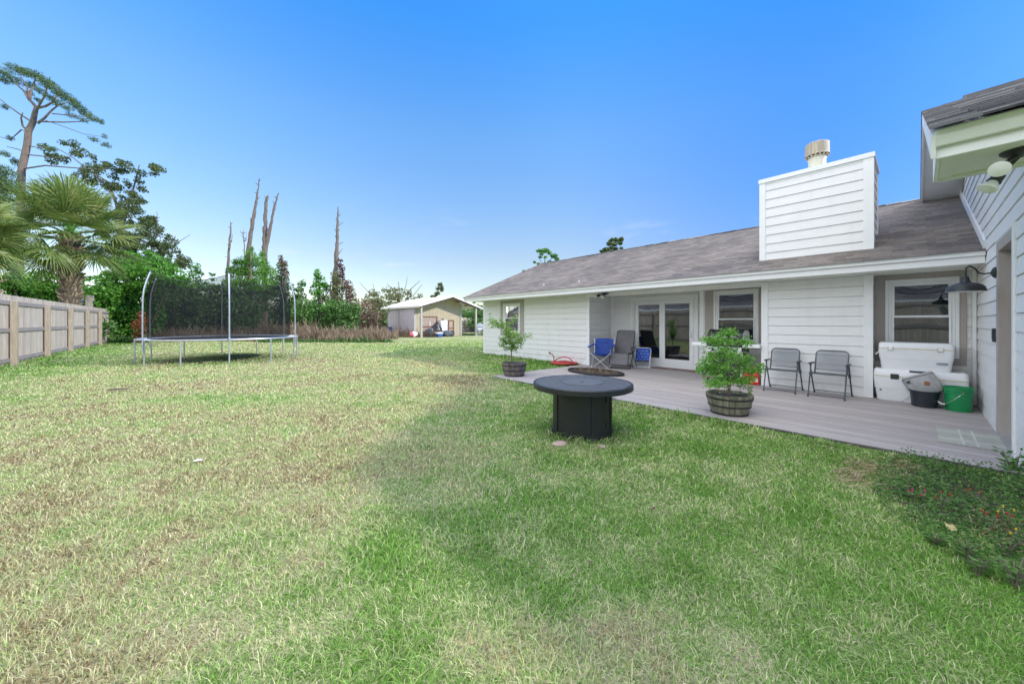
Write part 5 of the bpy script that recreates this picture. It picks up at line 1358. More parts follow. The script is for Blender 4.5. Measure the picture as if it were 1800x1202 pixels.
# ---- shed
def shed():
    t = thing('metal_shed', 'cream and pinkish metal shed with white gable roof and open porch', 'shed', (18.5, 33, 0))
    xl, xr, yw = 15.75, 21.0, 32.1
    xe0, xe1, xr_, y0, y1 = 15.55, 22.95, 19.24, 30.75, 40.2
    def rz(x): return 2.98+(x-xe0)*(1.08/(xr_-xe0)) if x < xr_ else 4.06-(x-xr_)*(1.16/(xe1-xr_))
    def ribs(mb, fn, s0, s1, zt, step=.3):
        s = s0
        while s < s1-.02:
            b = min(s+step, s1)
            for a, c, d in ((s, s+.25*step, 0), (s+.25*step, s+.35*step, .02), (s+.35*step, s+.45*step, .02), (s+.45*step, b, 0)):
                mb.add([fn(a, 0, d), fn(c, 0, d), fn(c, zt((a+c)/2), d), fn(a, zt((a+c)/2), d)], [(0,1,2,3)])
            s = b
    # front (cream) wall with door openings, gable top
    mb = MB()
    s = xl
    while s < xr-.01:
        b = min(s+.08, xr); d = .012 if int(round((s-xl)/.08)) % 4 == 0 else 0
        mb.add([(s,yw-d,0),(b,yw-d,0),(b,yw-d,rz(b)-.06),(s,yw-d,rz(s)-.06)], [(0,1,2,3)]); s = b
    mb.add([(xr,yw,0),(xr,38.6,0),(xr,38.6,rz(xr)-.06),(xr,yw,rz(xr)-.06)], [(0,1,2,3)])
    mb.build('wall', m_cream, t)
    mb = MB(); y = yw
    while y < 38.59:
        b = min(y+.08, 38.6); d = .012 if int(round((y-yw)/.08)) % 4 == 0 else 0
        mb.add([(xl-d,b,0),(xl-d,y,0),(xl-d,y,2.95),(xl-d,b,2.95)], [(0,1,2,3)]); y = b
    mb.build('wall', m_pink, t)
    mb = MB()
    for y in (35.6, 38.55): mb.box(xl-.06, xl-.013, y, y+.1, 0, 2.95)
    mb.box(xl-.10, xl+.12, yw-.09, yw-.013, 0, 2.95); mb.box(xr-.05, xr+.14, yw-.06, yw-.013, 0, 3.3)
    mb.build('corner_trim', m_greypost, t)
    # doors
    def door(xa, xb, zt, mids):
        mb = MB(); x = xa+.12
        while x < xb-.12: mb.box(x, min(x+.15, xb-.12)-.01, yw-.05, yw-.02, .1, zt-.1); x += .15
        d = mb.build('plank_door', m_planks, t)
        mb = MB(); mb.box(xa, xb, yw-.075, yw-.018, zt-.11, zt); mb.box(xa, xa+.12, yw-.074, yw-.019, .05, zt-.112); mb.box(xb-.12, xb, yw-.074, yw-.019, .05, zt-.112)
        for z in mids: mb.box(xa+.122, xb-.122, yw-.073, yw-.051, z, z+.11)
        mb.build('door_frame', m_browndoor, d)
    door(16.35, 18.20, 2.02, (.92,)); door(19.45, 20.15, 1.66, (.75,))
    mb = MB(); mb.box(17.33, 17.40, yw-.0765, yw-.06, 1.1, 1.5); mb.build('door_sign', m_paper, t)
    # roof
    mb = MB()
    for xa, xb in ((xe0, xr_), (xr_, xe1)):
        za, zb = rz(xa), rz(xb) if xb != xr_ else 4.06
        if xa == xr_: za = 4.06
        mb.add([(xa,y0,za),(xb,y0,zb),(xb,y1,zb),(xa,y1,za),(xa,y0,za+.05),(xb,y0,zb+.05),(xb,y1,zb+.05),(xa,y1,za+.05)],
               [(0,3,2,1),(4,5,6,7),(0,1,5,4),(1,2,6,5),(2,3,7,6),(3,0,4,7)])
        y = y0+.3
        while y < y1: mb.bar((xa, y, za+.06), (xb, y, zb+.06), .04, .03); y += .6
    mb.build('roof', m_whitemetal, t)
    mb = MB()
    mb.bar((xe0,y0-.02,rz(xe0)-.02),(xr_,y0-.02,4.06-.02),.03,.14); mb.bar((xe1,y0-.02,rz(xe1)-.02),(xr_,y0-.02,4.06-.02),.03,.14); mb.box(xe0-.02, xe0, y0, y1, 2.83, 2.98)
    mb.build('trim', m_whitemetal, t)
    mb = MB()
    for k in range(7):
        x = xe0+.3+k*(xe1-xe0-.6)/6; z = (rz(x) if abs(x-xr_) > .02 else 4.06)-.11; mb.box(x-.04, x+.04, y0+.05, yw+.0, z-.08, z+.03)
    mb.bar((xe0+.3,y0+.25,2.86),(xr_,y0+.25,3.9),.06,.16); mb.bar((xe1-.3,y0+.25,2.84),(xr_,y0+.25,3.9),.06,.16)
    mb.build('rafter', m_woodframe, t)
    for x in (15.88, 22.2):
        mb = MB(); mb.box(x-.085, x+.085, y0+.14, y0+.31, -.05, 2.86 if x < 20 else 2.92); mb.build('porch_post', m_greypost, t)
    for y in (34.5, 38.5):
        mb = MB(); mb.box(22.115, 22.285, y, y+.17, -.05, 3.05); mb.build('porch_post', m_greypost, t)
    mb = MB(); mb.box(22.3, 22.9, y0+.2, y0+.27, .45, .60); mb.box(22.3, 24.2, y0+.2, y0+.27, .02, .14); mb.box(22.3, 24.2, y0+.2, y0+.27, .85, .98); mb.build('side_rail', m_greypost, t)
shed()
def far_fence():
    t = thing('plank_fence', 'weathered plank fence with dark base seen through the shed carport', 'fence', (24.5, 41, 0))
    mb = MB(); x = 20.5
    while x < 31: mb.box(x, x+.20, 41+random.random()*.02, 41.05, .0, 2.0+.08*random.random()); x += .21
    mb.build('boards', m_fencep, t)
    mb = MB(); mb.box(20.5, 31, 40.93, 40.99, .0, .85); mb.build('skirt', mat('dark_weathered_skirt', (.13,.11,.10), .9, var=.4), t)
    mb = MB()
    for xx in (22.3, 24.6, 26.9): 
        mb.tube([(xx,40.9,.9),(xx+.25,40.88,1.4),(xx-.05,40.88,1.8)], .04, 6); mb.tube([(xx+.7,40.9,.9),(xx+.45,40.88,1.4),(xx+.75,40.88,1.8)], .04, 6)
    mb.build('iron_brackets', m_blackm, t)
far_fence()
q = at(843.5, 574, 39.5)
mb = MB(); mb.lathe([(.0,-.05),(.2,-.04),(.40,.06),(.41,.09),(.3,.05),(0,.03)], 28, Matrix.Translation(q) @ Matrix.Rotation(R(90),4,'X') @ Matrix.Rotation(R(-20),4,'Y')); mb.tube([q+Vector((0,.06,0)), q+Vector((0,.1,-.6)), (q.x,q.y+.1,0)], .03, 8)
tag(mb.build('satellite_dish', m_paper, None, smooth=True), 'round white dish on a pole right of the shed', 'dish')
# junk beside the shed
def junk():
    Y = 31.35
    def spot(x, y, yy=Y): v = ony(x, y, yy); return v
    q = spot(778, 588, 31.6)
    t = thing('fridge', 'old white fridge standing outside the cream shed wall', 'fridge', (q.x, q.y, 0), R(-6))
    mb = MB(); mb.box(-.36,.36,-.32,.32,.03,1.62); mb.build('body', m_white_pl, t, world=False, bevel=.02)
    mb = MB(); mb.box(-.36,.36,-.385,-.325,.06,1.02); mb.build('door', m_white_pl, t, world=False, bevel=.02)
    mb = MB(); mb.box(-.36,.36,-.385,-.325,1.035,1.60); mb.build('freezer_door', m_paper, t, world=False, bevel=.02)
    for za, zb in ((.65,1.0),(1.06,1.3)): MB().box(-.32,-.29,-.42,-.386,za,zb).build('handle', m_steel, t, world=False)
    mb = MB(); mb.lathe([(.0,0),(.14,.02),(.16,.08),(.10,.14),(0,.15)], 14, Matrix.Translation((.0,0,1.62))); mb.build('lid_on_top', m_blackm, t, smooth=True, world=False)
    def sack(loc, s, m, name, label, cat):
        bm = bmesh.new(); bmesh.ops.create_icosphere(bm, subdivisions=3, radius=1)
        ph = random.random()*6
        for v in bm.verts:
            n = .13*math.sin(v.co.x*4+ph)*math.cos(v.co.z*5+ph)+.09*math.sin(v.co.y*7+ph*2)
            v.co = Vector((v.co.x*s[0], v.co.y*s[1], max(v.co.z, -.75)*s[2]))*(1+n)
        me = bpy.data.meshes.new(name); bm.to_mesh(me); bm.free(); me.materials.append(m)
        me.polygons.foreach_set('use_smooth', [True]*len(me.polygons))
        o = bpy.data.objects.new(name, me); COL.objects.link(o); o.location = loc; tag(o, label, cat); return o
    m_bag = mat('black_plastic_sack', (.015,.015,.018), .28, var=.3)
    m_bluegrey = mat('blue_grey_plastic', (.10,.13,.17), .5, var=.2)
    q = spot(768, 583, 31.2); sack((q.x, q.y, .55), (.48,.4,.72), m_bag, 'rubbish_bag', 'tall black rubbish bag heaped left of the old fridge', 'rubbish bag')
    q = spot(774, 587, 30.9); sack((q.x, q.y, .30), (.30,.3,.40), m_bag, 'rubbish_bag', 'small black rubbish bag slumped in front of the old fridge', 'rubbish bag')
    q = spot(787, 588, 31.1); sack((q.x, q.y, .27), (.62,.34,.34), mat('dark_grey_tarp', (.06,.07,.075), .6, var=.3), 'tarp_bundle', 'low dark grey tarp bundle right of the old fridge', 'tarp')
    q = spot(794, 588, 31.0); t = thing('tyre', 'old black tyre leaning at the cream shed wall', 'tyre', (q.x, q.y, .30), 0)
    mb = MB(); mb.tube([(.24*math.cos(a), 0, .24*math.sin(a)) for a in [k*.2618 for k in range(24)]], .085, 10, True); mb.build('tread', m_blackm, t, smooth=True, world=False)
    mb = MB(); mb.lathe([(.0,-.03),(.16,-.04),(.17,.04),(0,.03)], 20, Matrix.Rotation(R(90),4,'X')); mb.build('rim', m_greymetal, t, smooth=True, world=False)
    q = spot(758, 585, 31.3); t = thing('barrel', 'blue grey plastic barrel between the porch post and black bags', 'barrel', (q.x, q.y, 0))
    mb = MB(); mb.lathe([(.24,0),(.27,.05),(.28,.35),(.29,.38),(.28,.41),(.28,.75),(.25,.84),(.05,.85),(0,.85)], 24); mb.build('body', m_bluegrey, t, smooth=True, world=False)
    mb = MB(); mb.lathe([(.06,.85),(.06,.89),(0,.89)], 12, Matrix.Translation((.12,0,0))); mb.build('bung', m_blackm, t, smooth=True, world=False)
    q = spot(772, 590, 30.4); t = thing('ice_chest', 'small blue ice chest with white lid before the rubbish bags', 'ice chest', (q.x, q.y, 0), R(8))
    mb = MB(); mb.taper((.28,.18),(.32,.21),0,.34); mb.build('body', mat('dark_blue_plastic', (.03,.07,.20), .5), t, world=False, bevel=.02)
    mb = MB(); mb.taper((.33,.22),(.30,.19),.342,.46); mb.build('lid', m_white_pl, t, world=False, bevel=.02)
    mb = MB(); mb.box(-.12,.12,-.235,-.20,.14,.22); mb.build('label_panel', m_bluepl, t, world=False)
    q = spot(722, 588, 31.0); t = thing('buoy', 'red and white float lying in weeds at the shed corner', 'float', (q.x, q.y, .26), R(0))
    mb = MB(); mb.lathe([(0,-.12),(.2,-.10),(.27,.05),(.27,.18)], 20, Matrix.Rotation(R(80),4,'Y')); mb.build('red_end', mat('faded_red_plastic', (.45,.10,.12), .5), t, smooth=True, world=False)
    mb = MB(); mb.lathe([(.27,.182),(.255,.35),(.14,.62),(0,.68)], 20, Matrix.Rotation(R(80),4,'Y')); mb.build('white_end', m_paper, t, smooth=True, world=False)
    q = ony(677, 584, 36.5); t = thing('blue_drum', 'bright blue plastic drum at the far end of the pinkish shed wall', 'drum', (15.35, 37.2, 0))
    mb = MB(); mb.lathe([(.27,0),(.29,.04),(.30,.3),(.31,.32),(.30,.34),(.30,.62),(.31,.64),(.29,.90),(.05,.91),(0,.91)], 24); mb.build('body', m_bluepl, t, smooth=True, world=False)
    mb = MB(); mb.lathe([(.28,.905),(.30,.93),(.26,.935)], 24); mb.build('lid_ring', m_blackm, t, smooth=True, world=False)
junk()

# ================================================================== TREES AND PLANTS
def wk(x): return .8/math.sqrt(1+((x-900)/F)**2)
def clump_pts(Z, clumps, dens, shell=.45, dzs=.6):
    Ps = []
    for c in clumps:
        x, y, rx, ry = c[:4]
        u = (x-900)/F; st = math.sqrt(1+u*u)
        dz = c[4] if len(c) > 4 else RNG.normal()*dzs
        p = np.array(at(x, y, Z+dz)); k = Z/F
        r1, r2 = rx*k/math.sqrt(st), ry*k
        n = max(6, int(1.5*dens*rx*ry))
        q = RNG.normal(size=(n, 3)); q /= np.linalg.norm(q, axis=1, keepdims=True); q *= RNG.random((n,1))**shell
        # break the clump into tufts
        ph = RNG.random(3)*6.28
        g = np.sin(q[:,0]*5+ph[0])*np.sin(q[:,1]*5+ph[1])+np.sin(q[:,2]*6+ph[2])
        q = q[g > -.75+.0*RNG.random(n)]
        q = q*np.array([r1, r1, r2]); Ps.append(q+p)
    P = np.concatenate(Ps)
    return P[P[:,2] > .02]
def plant(name, label, cat, Z, base_xy, clumps, m, size=.2, asp=.55, dens=1.0, trunk=None, limbs=None, bark=None, group=None, up=0., dzs=.6, shell=.45, loose=None):
    b = at(base_xy[0], base_xy[1], Z); b.z = 0
    t = thing(name, label, cat, b, 0, group)
    mb = MB()
    if trunk:
        for tr in trunk:
            mb.tube([at(x, y, Z) for x, y, r in tr], [r*Z/F*wk(x) for x, y, r in tr], 9)
    else:
        # simple stems under the leaves
        for c in clumps[:7]:
            e = at(c[0], c[1], Z); mb.tube([b+Vector((RNG.normal()*.15, RNG.normal()*.15, -.1)), b.lerp(e, .5)+Vector((RNG.normal()*.2, RNG.normal()*.2, .2)), e], [.09,.06,.02], 6)
    if limbs:
        for lb in limbs:
            dz = lb[0]
            pts = lb[1:]
            mb.tube([at(x, y, Z+dz*i/(len(pts)-1)) for i, (x, y, r) in enumerate(pts)], [max(r*Z/F*wk(pts[0][0]), .012) for x, y, r in pts], 6)
    mb.build('trunk' if trunk else 'stem', bark or m_bark, t, smooth=True)
    if clumps:
        P = clump_pts(Z, clumps, dens, shell, dzs); n = len(P)
        A = RNG.normal(size=(n, 3)) + np.array([0, 0, up])
        s = size*(.6+.8*RNG.random(n))
        leaves_obj('crown' if trunk else 'foliage', leaf_quads(P, s, s*asp, A), m, t)
    return t

# tall pine at the far left
pine_limbs = [
 (.8,(52,177,4),(42,160,3),(30,150,2.4),(14,133,1.5)), (.5,(52,177,4),(55,160,3),(60,145,2.2),(66,132,1.2)), (-.6,(52,177,3),(48,155,2.4),(40,140,1.8),(30,125,1)),
 (.6,(66,190,4.5),(80,187,4),(93,180,3.4),(100,168,2.6),(108,156,1.2)), (-.8,(66,190,3),(78,170,2.5),(84,150,2),(88,135,1)),
 (.9,(66,217,4.5),(78,208,4),(90,195,3),(104,184,2.2),(122,180,1.2)), (.4,(70,214,2.6),(112,215,2.2),(140,214,1.6),(165,212,.8)), (-.7,(92,200,2),(125,203,1.6),(150,205,1),(172,208,.6)),
 (-.5,(80,212,1.4),(110,222,1.2),(148,236,.9),(178,240,.5)), (.8,(55,214,3.4),(35,201,3),(14,186,2.2),(-8,168,1.4)), (-.6,(49,231,3),(40,222,3),(37,208,2.4),(40,198,1)),
 (.6,(50,234,2.2),(38,228,2),(18,246,1.4),(-10,238,1)), (0,(47,255,2),(58,258,1.8),(85,262,1),(110,265,.6)), (.5,(46,272,2.4),(70,274,2),(95,278,1.4),(125,276,.8)),
 (-.6,(40,297,3),(80,291,2.6),(128,295,2),(170,298,1.2),(200,295,.7)), (.3,(40,266,2),(30,262,1.6),(12,258,1.2)),
]
pine_cl = [(5,128,18,8),(28,122,18,8),(48,128,16,9),(66,134,14,9),(80,145,14,9),(92,152,13,8),(104,163,14,9),(118,172,14,8),(130,180,13,8),(140,190,12,8),(150,199,12,7),(162,207,11,6),(176,213,9,5),
 (30,143,14,6),(55,150,12,6),(70,160,10,6),(10,142,12,6),(100,180,12,6),(118,190,12,5),(125,203,12,5),(146,211,10,4),(66,176,7,4),(8,188,8,5,1),(184,240,6,4),(165,245,10,4),(186,255,9,5),(18,243,7,5),(8,270,10,5),(28,285,10,8),(90,262,10,4),(52,164,8,5),(85,170,9,6)]
plant('pine_tree', 'tall crooked pine with flat spreading crown above the palm at far left', 'tree', 31, (32,560), pine_cl, lf_pine, .27, .11, 2.9,
      trunk=[[(30,570,12),(34,420,11),(38,300,10),(48,255,9.5),(50,231,9),(58,215,8),(61,200,7),(64,189,6),(58,182,4.5),(52,176,4)]], limbs=pine_limbs, bark=m_pinebark, up=.7, dzs=1.0)
# broad dark oak behind the palm
oak_cl = [(80,260,14,8),(100,252,16,8),(122,258,18,9),(140,268,16,9),(150,285,20,10),(128,280,20,9),(165,297,18,9),(185,300,16,9),(205,297,14,8),(222,290,14,8),(240,282,11,8),(258,290,12,7),(274,300,9,6),(150,312,16,8),(178,318,16,9),
 (196,330,16,10),(210,345,18,11),(222,362,20,12),(236,372,18,13),(250,390,20,14),(236,400,24,14),(262,408,18,14),(280,420,16,12),(272,440,22,16),(295,436,16,13),(312,446,13,11),(300,462,18,13),(282,470,20,16),(252,430,22,16),(205,385,20,16),(318,458,8,8),(262,462,22,18),(232,300,10,6),(92,285,10,5),(108,272,12,6)]
def in_poly(x, y, P):
    c = False
    for (xa, ya), (xb, yb) in zip(P, P[1:]+P[:1]):
        if (ya > y) != (yb > y) and x < (xb-xa)*(y-ya)/(yb-ya)+xa: c = not c
    return c
OAKP = [(72,252),(120,246),(150,262),(180,288),(225,284),(262,284),(288,300),(246,320),(254,345),(264,372),(292,402),(318,432),(334,462),(304,482),(240,494),(186,482),(180,400),(165,345),(118,305),(80,285)]
oak_cl = oak_cl[::3]
while len(oak_cl) < 235:
    x, y = RNG.uniform(70, 336), RNG.uniform(245, 495)
    if in_poly(x, y, OAKP) and (y > 350 or RNG.random() < .55): oak_cl.append((x, y, RNG.uniform(5, 12), RNG.uniform(4, 8)))
oak_lim = [(.6,(225,480,7),(215,420,6),(205,360,4),(190,320,2.6),(150,295,1.5)),(-.6,(225,470,6),(245,420,4),(262,400,2.5),(285,418,1.2)),(.3,(215,400,4),(235,330,2.4),(245,290,1.2)),(-1,(205,350,3),(170,310,2),(125,275,1.2),(95,258,.7)),
 (.5,(245,420,3),(285,440,2),(312,445,1)),(.9,(274,420,1.4),(277,400,1.2),(276,372,.8)),(0,(290,440,1.4),(310,428,1),(335,412,.5)),(0,(300,450,1.2),(306,430,1.2),(308,415,1))]
plant('oak_tree', 'broad dark leaved oak with open branches behind the palm', 'tree', 34, (232,590), oak_cl, lf_oak, .175, .6, 1.6,
      trunk=[[(232,590,13),(230,520,12),(226,470,10),(216,410,7),(208,360,5)]], limbs=oak_lim, bark=m_bark, dzs=1.2)
plant('pine_tree', 'dense dark green pine bough mass rising behind the palm at the photo edge', 'tree', 24, (-6,560), [(5,310,28,22),(-10,330,30,26),(18,335,24,20),(-6,370,34,34),(10,400,34,30),(-20,420,40,36),(5,440,30,30)], lf_pine, .26, .14, 1.6,
      trunk=[[(-6,570,9),(-6,430,7),(-2,320,3)]], bark=m_pinebark, up=.8, dzs=.8)

def palm(loc, ch, trunk_r, nf, fan, pet, label, boots=True, seed=1, bend=0.0, smooth_to=None):
    rng = np.random.default_rng(seed)
    t = thing('palm_tree', label, 'palm', loc)
    top = Vector((loc[0]+bend, loc[1], ch))
    base = Vector(loc)
    mb = MB(); hs_ = [i/10 for i in range(11)]
    mb.tube([base.lerp(top, h)+Vector((0,0,-.1 if h == 0 else 0)) for h in hs_], [trunk_r*(1.05-.2*h+(.12 if h > .75 else 0)) for h in hs_], 16)
    tr = mb.build('trunk', m_palmsmooth if smooth_to else m_palmtrunk, t, smooth=True)
    if boots:
        mb = MB(); z = .9 if not smooth_to else smooth_to[0]; k = 0; zt = ch-.15 if not smooth_to else smooth_to[1]
        while z < zt:
            h = z/ch; c = base.lerp(top, h); a = k*2.399+rng.normal()*.12; rr = trunk_r*(1.0-.15*h)
            Mx = Matrix.Translation((c.x, c.y, z)) @ Matrix.Rotation(a, 4, 'Z') @ Matrix.Translation((rr*.72, 0, 0)) @ Matrix.Rotation(R(38+rng.normal()*9), 4, 'Y')
            Ln = (.36+.18*rng.random())*(1.15 if h > .55 else .8); w = .12+.04*rng.random()
            # boot: split wedge
            for s in (-1, 1):
                mb.add([(-.02,0,0),(.05,0,0),(.035,s*w*.9,0),(-.02,s*w*.8,0),(-.01,s*w*.18,Ln),(.022,s*w*.22,Ln),(.018,s*w*.62,Ln*.97),(-.01,s*w*.6,Ln*.97)],
                       [(0,3,2,1),(4,5,6,7),(0,1,5,4),(1,2,6,5),(2,3,7,6),(3,0,4,7)], Mx)
            z += .030 if not smooth_to else .02; k += 1
        mb.build('boots', m_boot, t)
    V = []; F_ = []
    mbp = MB()
    for i in range(nf):
        u = (i+.5)/nf
        el = R(84-132*u**1.05+rng.normal()*6); az = i*2.39996+rng.normal()*.15
        d = Vector((math.cos(el)*math.cos(az), math.cos(el)*math.sin(az), math.sin(el)))
        pl = pet*(.8+.35*rng.random())
        tip = top+d*pl+Vector((0,0,-.18*pl*math.cos(el)))
        mbp.tube([top+d*.12, top+d*pl*.5+Vector((0,0,.02)), tip], [.022,.016,.012], 5)
        side = d.cross(Vector((0,0,1)));
        if side.length < .1: side = Vector((1,0,0))
        side.normalize(); up = side.cross(d).normalized()
        roll = rng.normal()*.35; side, up = side*math.cos(roll)+up*math.sin(roll), up*math.cos(roll)-side*math.sin(roll)
        nl = 38; FL = fan*(.85+.3*rng.random())
        dd = (d+Vector((0,0,-.22))).normalized()
        for j in range(nl):
            th = -2.15+4.3*j/(nl-1)
            dirv = dd*math.cos(th)+side*math.sin(th)+up*(.22-.10*abs(th))
            dirv.normalize()
            ln = FL*(1-.22*abs(th)/2.15)*(.92+.16*rng.random())
            nrm = dirv.cross(up.cross(dirv)).normalized()
            wv = dirv.cross(nrm).normalized() if False else up.cross(dirv).normalized()
            w0 = .021+.009*rng.random()
            droop = .22+.45*rng.random()+.25*max(0, -el)
            p = [tip, tip+dirv*ln*.45, tip+dirv*ln*.75+Vector((0,0,-droop*ln*.12)), tip+dirv*ln*.93+Vector((rng.normal()*.03, rng.normal()*.03, -droop*ln*.42))]
            b = len(V)
            fold = up*(.022*(1 if j % 2 else -1))
            V += [p[0]-wv*w0*.4, p[0]+wv*w0*.4, p[1]-wv*w0*1.2+fold, p[1]+wv*w0*1.2-fold, p[2]-wv*w0*.8, p[2]+wv*w0*.8, p[3]]
            F_ += [(b,b+1,b+3,b+2),(b+2,b+3,b+5,b+4),(b+4,b+5,b+6)]
    o = wloc(t)
    cr = link_mesh('crown', [v-o for v in V], F_, lf_palm, t)
    mbp.build('petiole', lf_pot, cr)
q = at(124, 560, 20.3); q.z = 0
palm(q, 6.45, .40, 44, 2.05, 1.75, 'full sabal palm with shaggy booted trunk behind the plank fence', True, 5)
q = at(22, 560, 14.6); q.z = 0
palm(q, 4.95, .27, 34, 1.25, 1.15, 'second palm at the photo edge with smooth trunk and ring of pale old boots', True, 9, -1.35, (2.45, 3.1))

# shrubs and small trees behind fence and trampoline
G1 = 'green shrubs behind the fence and trampoline'
G2 = 'shrubs along the back edge of the lawn'
plant('shrub', 'bright green shrub behind the fence left of the booted palm trunk', 'shrub', 25, (70,600), [(60,520,44,34),(90,545,40,34),(40,560,40,30),(80,500,34,24),(20,500,40,34)], lf_bright, .22, .6, 1.3, group=G1)
plant('shrub', 'bright green shrub behind the fence right of the booted palm trunk', 'shrub', 26, (175,600), [(170,520,40,34),(190,545,40,34),(150,560,34,26),(205,500,30,28),(200,575,34,20)], lf_bright, .22, .6, 1.3, group=G1)
plant('shrub', 'tall bright shrub between the palm and the left trampoline pole', 'shrub', 27, (245,600), [(285,468,26,18),(300,490,28,22),(262,458,24,18),(240,480,34,26),(252,510,36,34),(235,545,36,32),(265,555,26,30),(250,582,36,16),(225,460,26,20)], lf_bright, .20, .6, 1.5, group=G1)
plant('shrub', 'dark green shrub low behind the booted palm', 'shrub', 24, (130,600), [(135,560,46,28),(110,575,40,20),(170,575,30,18)], lf_mid, .2, .6, 1.2, group=G1)
plant('red_shrub', 'thin red leaved shrub left of the trampoline', 'shrub', 24.5, (245,598), [(248,560,9,12),(240,572,10,10),(250,578,10,12),(258,568,7,14),(243,590,10,8)], lf_red, .15, .5, 1.6)
plant('sapling', 'young green tree with open crown above the trampoline net', 'tree', 36, (345,590), [(342,470,10,9),(336,482,9,7),(350,480,9,7),(345,495,13,9),(334,505,12,8),(355,505,12,8),(372,482,6,4),(376,492,5,4),(366,500,9,5),(345,520,18,12),(330,530,20,16),(360,535,20,16)], lf_bright, .24, .5, 1.2,
      trunk=[[(348,595,3),(346,530,2.2),(344,480,1)]], limbs=[(.3,(346,510,1.4),(360,495,1),(376,484,.6)),(0,(346,505,1.2),(336,490,.7))], bark=m_twig)
plant('shrub', 'dark green thicket shrub behind the left half of the trampoline net', 'shrub', 31, (310,600), [(300,530,40,34),(330,550,40,34),(290,565,40,30),(320,510,30,26),(345,570,36,24),(285,500,22,22)], lf_mid, .24, .6, 1.2, group=G1)
plant('shrub', 'green shrub behind the middle of the trampoline net', 'shrub', 30, (390,600), [(385,545,34,30),(400,560,34,28),(370,570,34,22),(410,525,24,22),(430,555,34,30),(380,515,24,18)], lf_mid, .24, .6, 1.2, group=G1)
plant('young_pine', 'dense bright green young pine behind the trampoline', 'tree', 32, (440,600), [(441,450,12,10),(430,462,18,12),(455,462,18,12),(415,478,18,14),(440,482,26,16),(468,478,16,14),(408,500,16,14),(432,505,26,18),(460,505,26,18),(480,500,12,14),(420,530,26,18),(455,530,30,20),(441,438,5,6),(461,447,6,7),(414,462,7,7)], lf_young, .42, .12, 1.9,
      trunk=[[(441,600,5),(441,520,4),(441,445,1.5)]], bark=m_pinebark, up=.9)
plant('conifer', 'narrow green tree with brown dead tip beside the young pine', 'tree', 33, (497,600), [(495,470,10,12),(492,488,15,14),(500,505,17,16),(487,515,18,16),(505,535,20,18),(495,555,24,22),(510,575,22,18)], lf_mid, .22, .45, 1.6,
      trunk=[[(497,600,4),(496,520,3),(494,452,1.5)]], bark=m_bark)
plant('dead_bush', 'brown dead foliage tip on the narrow tree', 'bush', 32.8, (496,600), [(493,456,5,8),(499,466,7,10),(503,480,6,10)], lf_brown, .2, .5, 1.8)
plant('shrub', 'mid green shrub right of the trampoline poles', 'shrub', 31, (528,600), [(525,520,14,16),(535,545,22,22),(520,560,22,22),(545,570,20,18),(530,500,8,10),(515,535,16,18)], lf_mid, .22, .55, 1.3, group=G2)
plant('shrub', 'upright green shrub with a pointed top left of the vine covered snag', 'shrub', 32, (565,600), [(558,482,7,9),(562,496,12,12),(556,510,12,12),(572,505,10,10),(566,525,18,18),(552,545,20,20),(580,545,20,20),(565,570,28,20)], lf_bright, .22, .55, 1.4, group=G2)
plant('shrub', 'broad green shrub at the foot of the vine covered snag', 'shrub', 30.5, (600,600), [(595,545,24,22),(612,560,22,20),(585,570,26,18),(605,580,28,14),(622,545,14,18)], lf_mid, .22, .55, 1.3, group=G2)
plant('vine_shrub', 'olive vine heap climbing the base of the right hand snag', 'vine', 33, (592,600), [(589,490,9,14),(592,508,14,18),(588,528,16,20),(600,540,16,18)], lf_olive, .2, .55, 1.6)
plant('dead_bush', 'rounded brown vine heap right of the snag', 'bush', 34, (612,600), [(612,505,11,13),(616,520,12,16),(605,500,9,10),(620,535,14,14)], lf_brown, .2, .55, 1.6)
plant('dead_bush', 'grey brown leafless looking bush left of the shed', 'bush', 33, (645,600), [(640,545,22,20),(628,555,16,18),(652,560,22,18),(640,575,26,16),(622,570,16,14)], lf_brown, .2, .5, 1.2)
plant('shrub', 'olive green shrub close to the pinkish shed wall', 'shrub', 36, (665,590), [(660,525,14,14),(668,545,18,18),(655,560,20,18),(645,528,10,12),(672,570,12,14)], lf_olive, .24, .5, 1.2, group=G2)
tw = [(.5,(700,560,2),(712,530,1.4),(722,508,1),(738,494,.5)),(-.4,(700,550,1.6),(704,520,1.2),(700,495,.6)),(.2,(704,530,1.2),(690,510,.8),(680,498,.4)),(0,(712,525,1),(726,520,.8),(742,500,.4)),(.6,(708,520,.9),(714,500,.6),(716,486,.3)),(0,(675,550,1.2),(660,515,.8),(655,498,.4)),(0,(668,535,.9),(640,505,.6),(632,496,.3))]
plant('oak_tree', 'low dark tree with bare twigs standing behind the shed roof', 'tree', 46, (700,590), [(690,530,20,16),(710,540,20,14),(675,545,20,16),(725,530,14,10),(738,520,7,5),(700,515,14,10),(682,512,12,9),(655,515,8,7),(718,515,8,7),(662,535,14,14),(742,535,12,8)], lf_olive, .30, .55, 1.0,
      trunk=[[(700,590,5),(700,550,3.5),(703,520,1.6)]], limbs=tw, bark=m_twig, dzs=1.2)
plant('leaning_tree', 'small leaning tree rising behind the white shed roof', 'tree', 52, (760,580), [(774,500,5,4),(770,507,5,4),(777,509,4,4),(768,516,6,4),(762,522,7,4),(775,503,4,5)], lf_oak, .30, .6, 3.0,
      trunk=[[(752,580,2.5),(760,530,1.8),(770,510,1.2),(774,500,.6)]], bark=m_twig)
plant('shrub', 'green shrub seen through the open shed carport', 'shrub', 50, (825,590), [(818,552,14,12),(836,556,16,12),(850,550,14,14),(826,566,22,10),(846,570,20,10)], lf_mid, .30, .6, 1.8, group=G2)
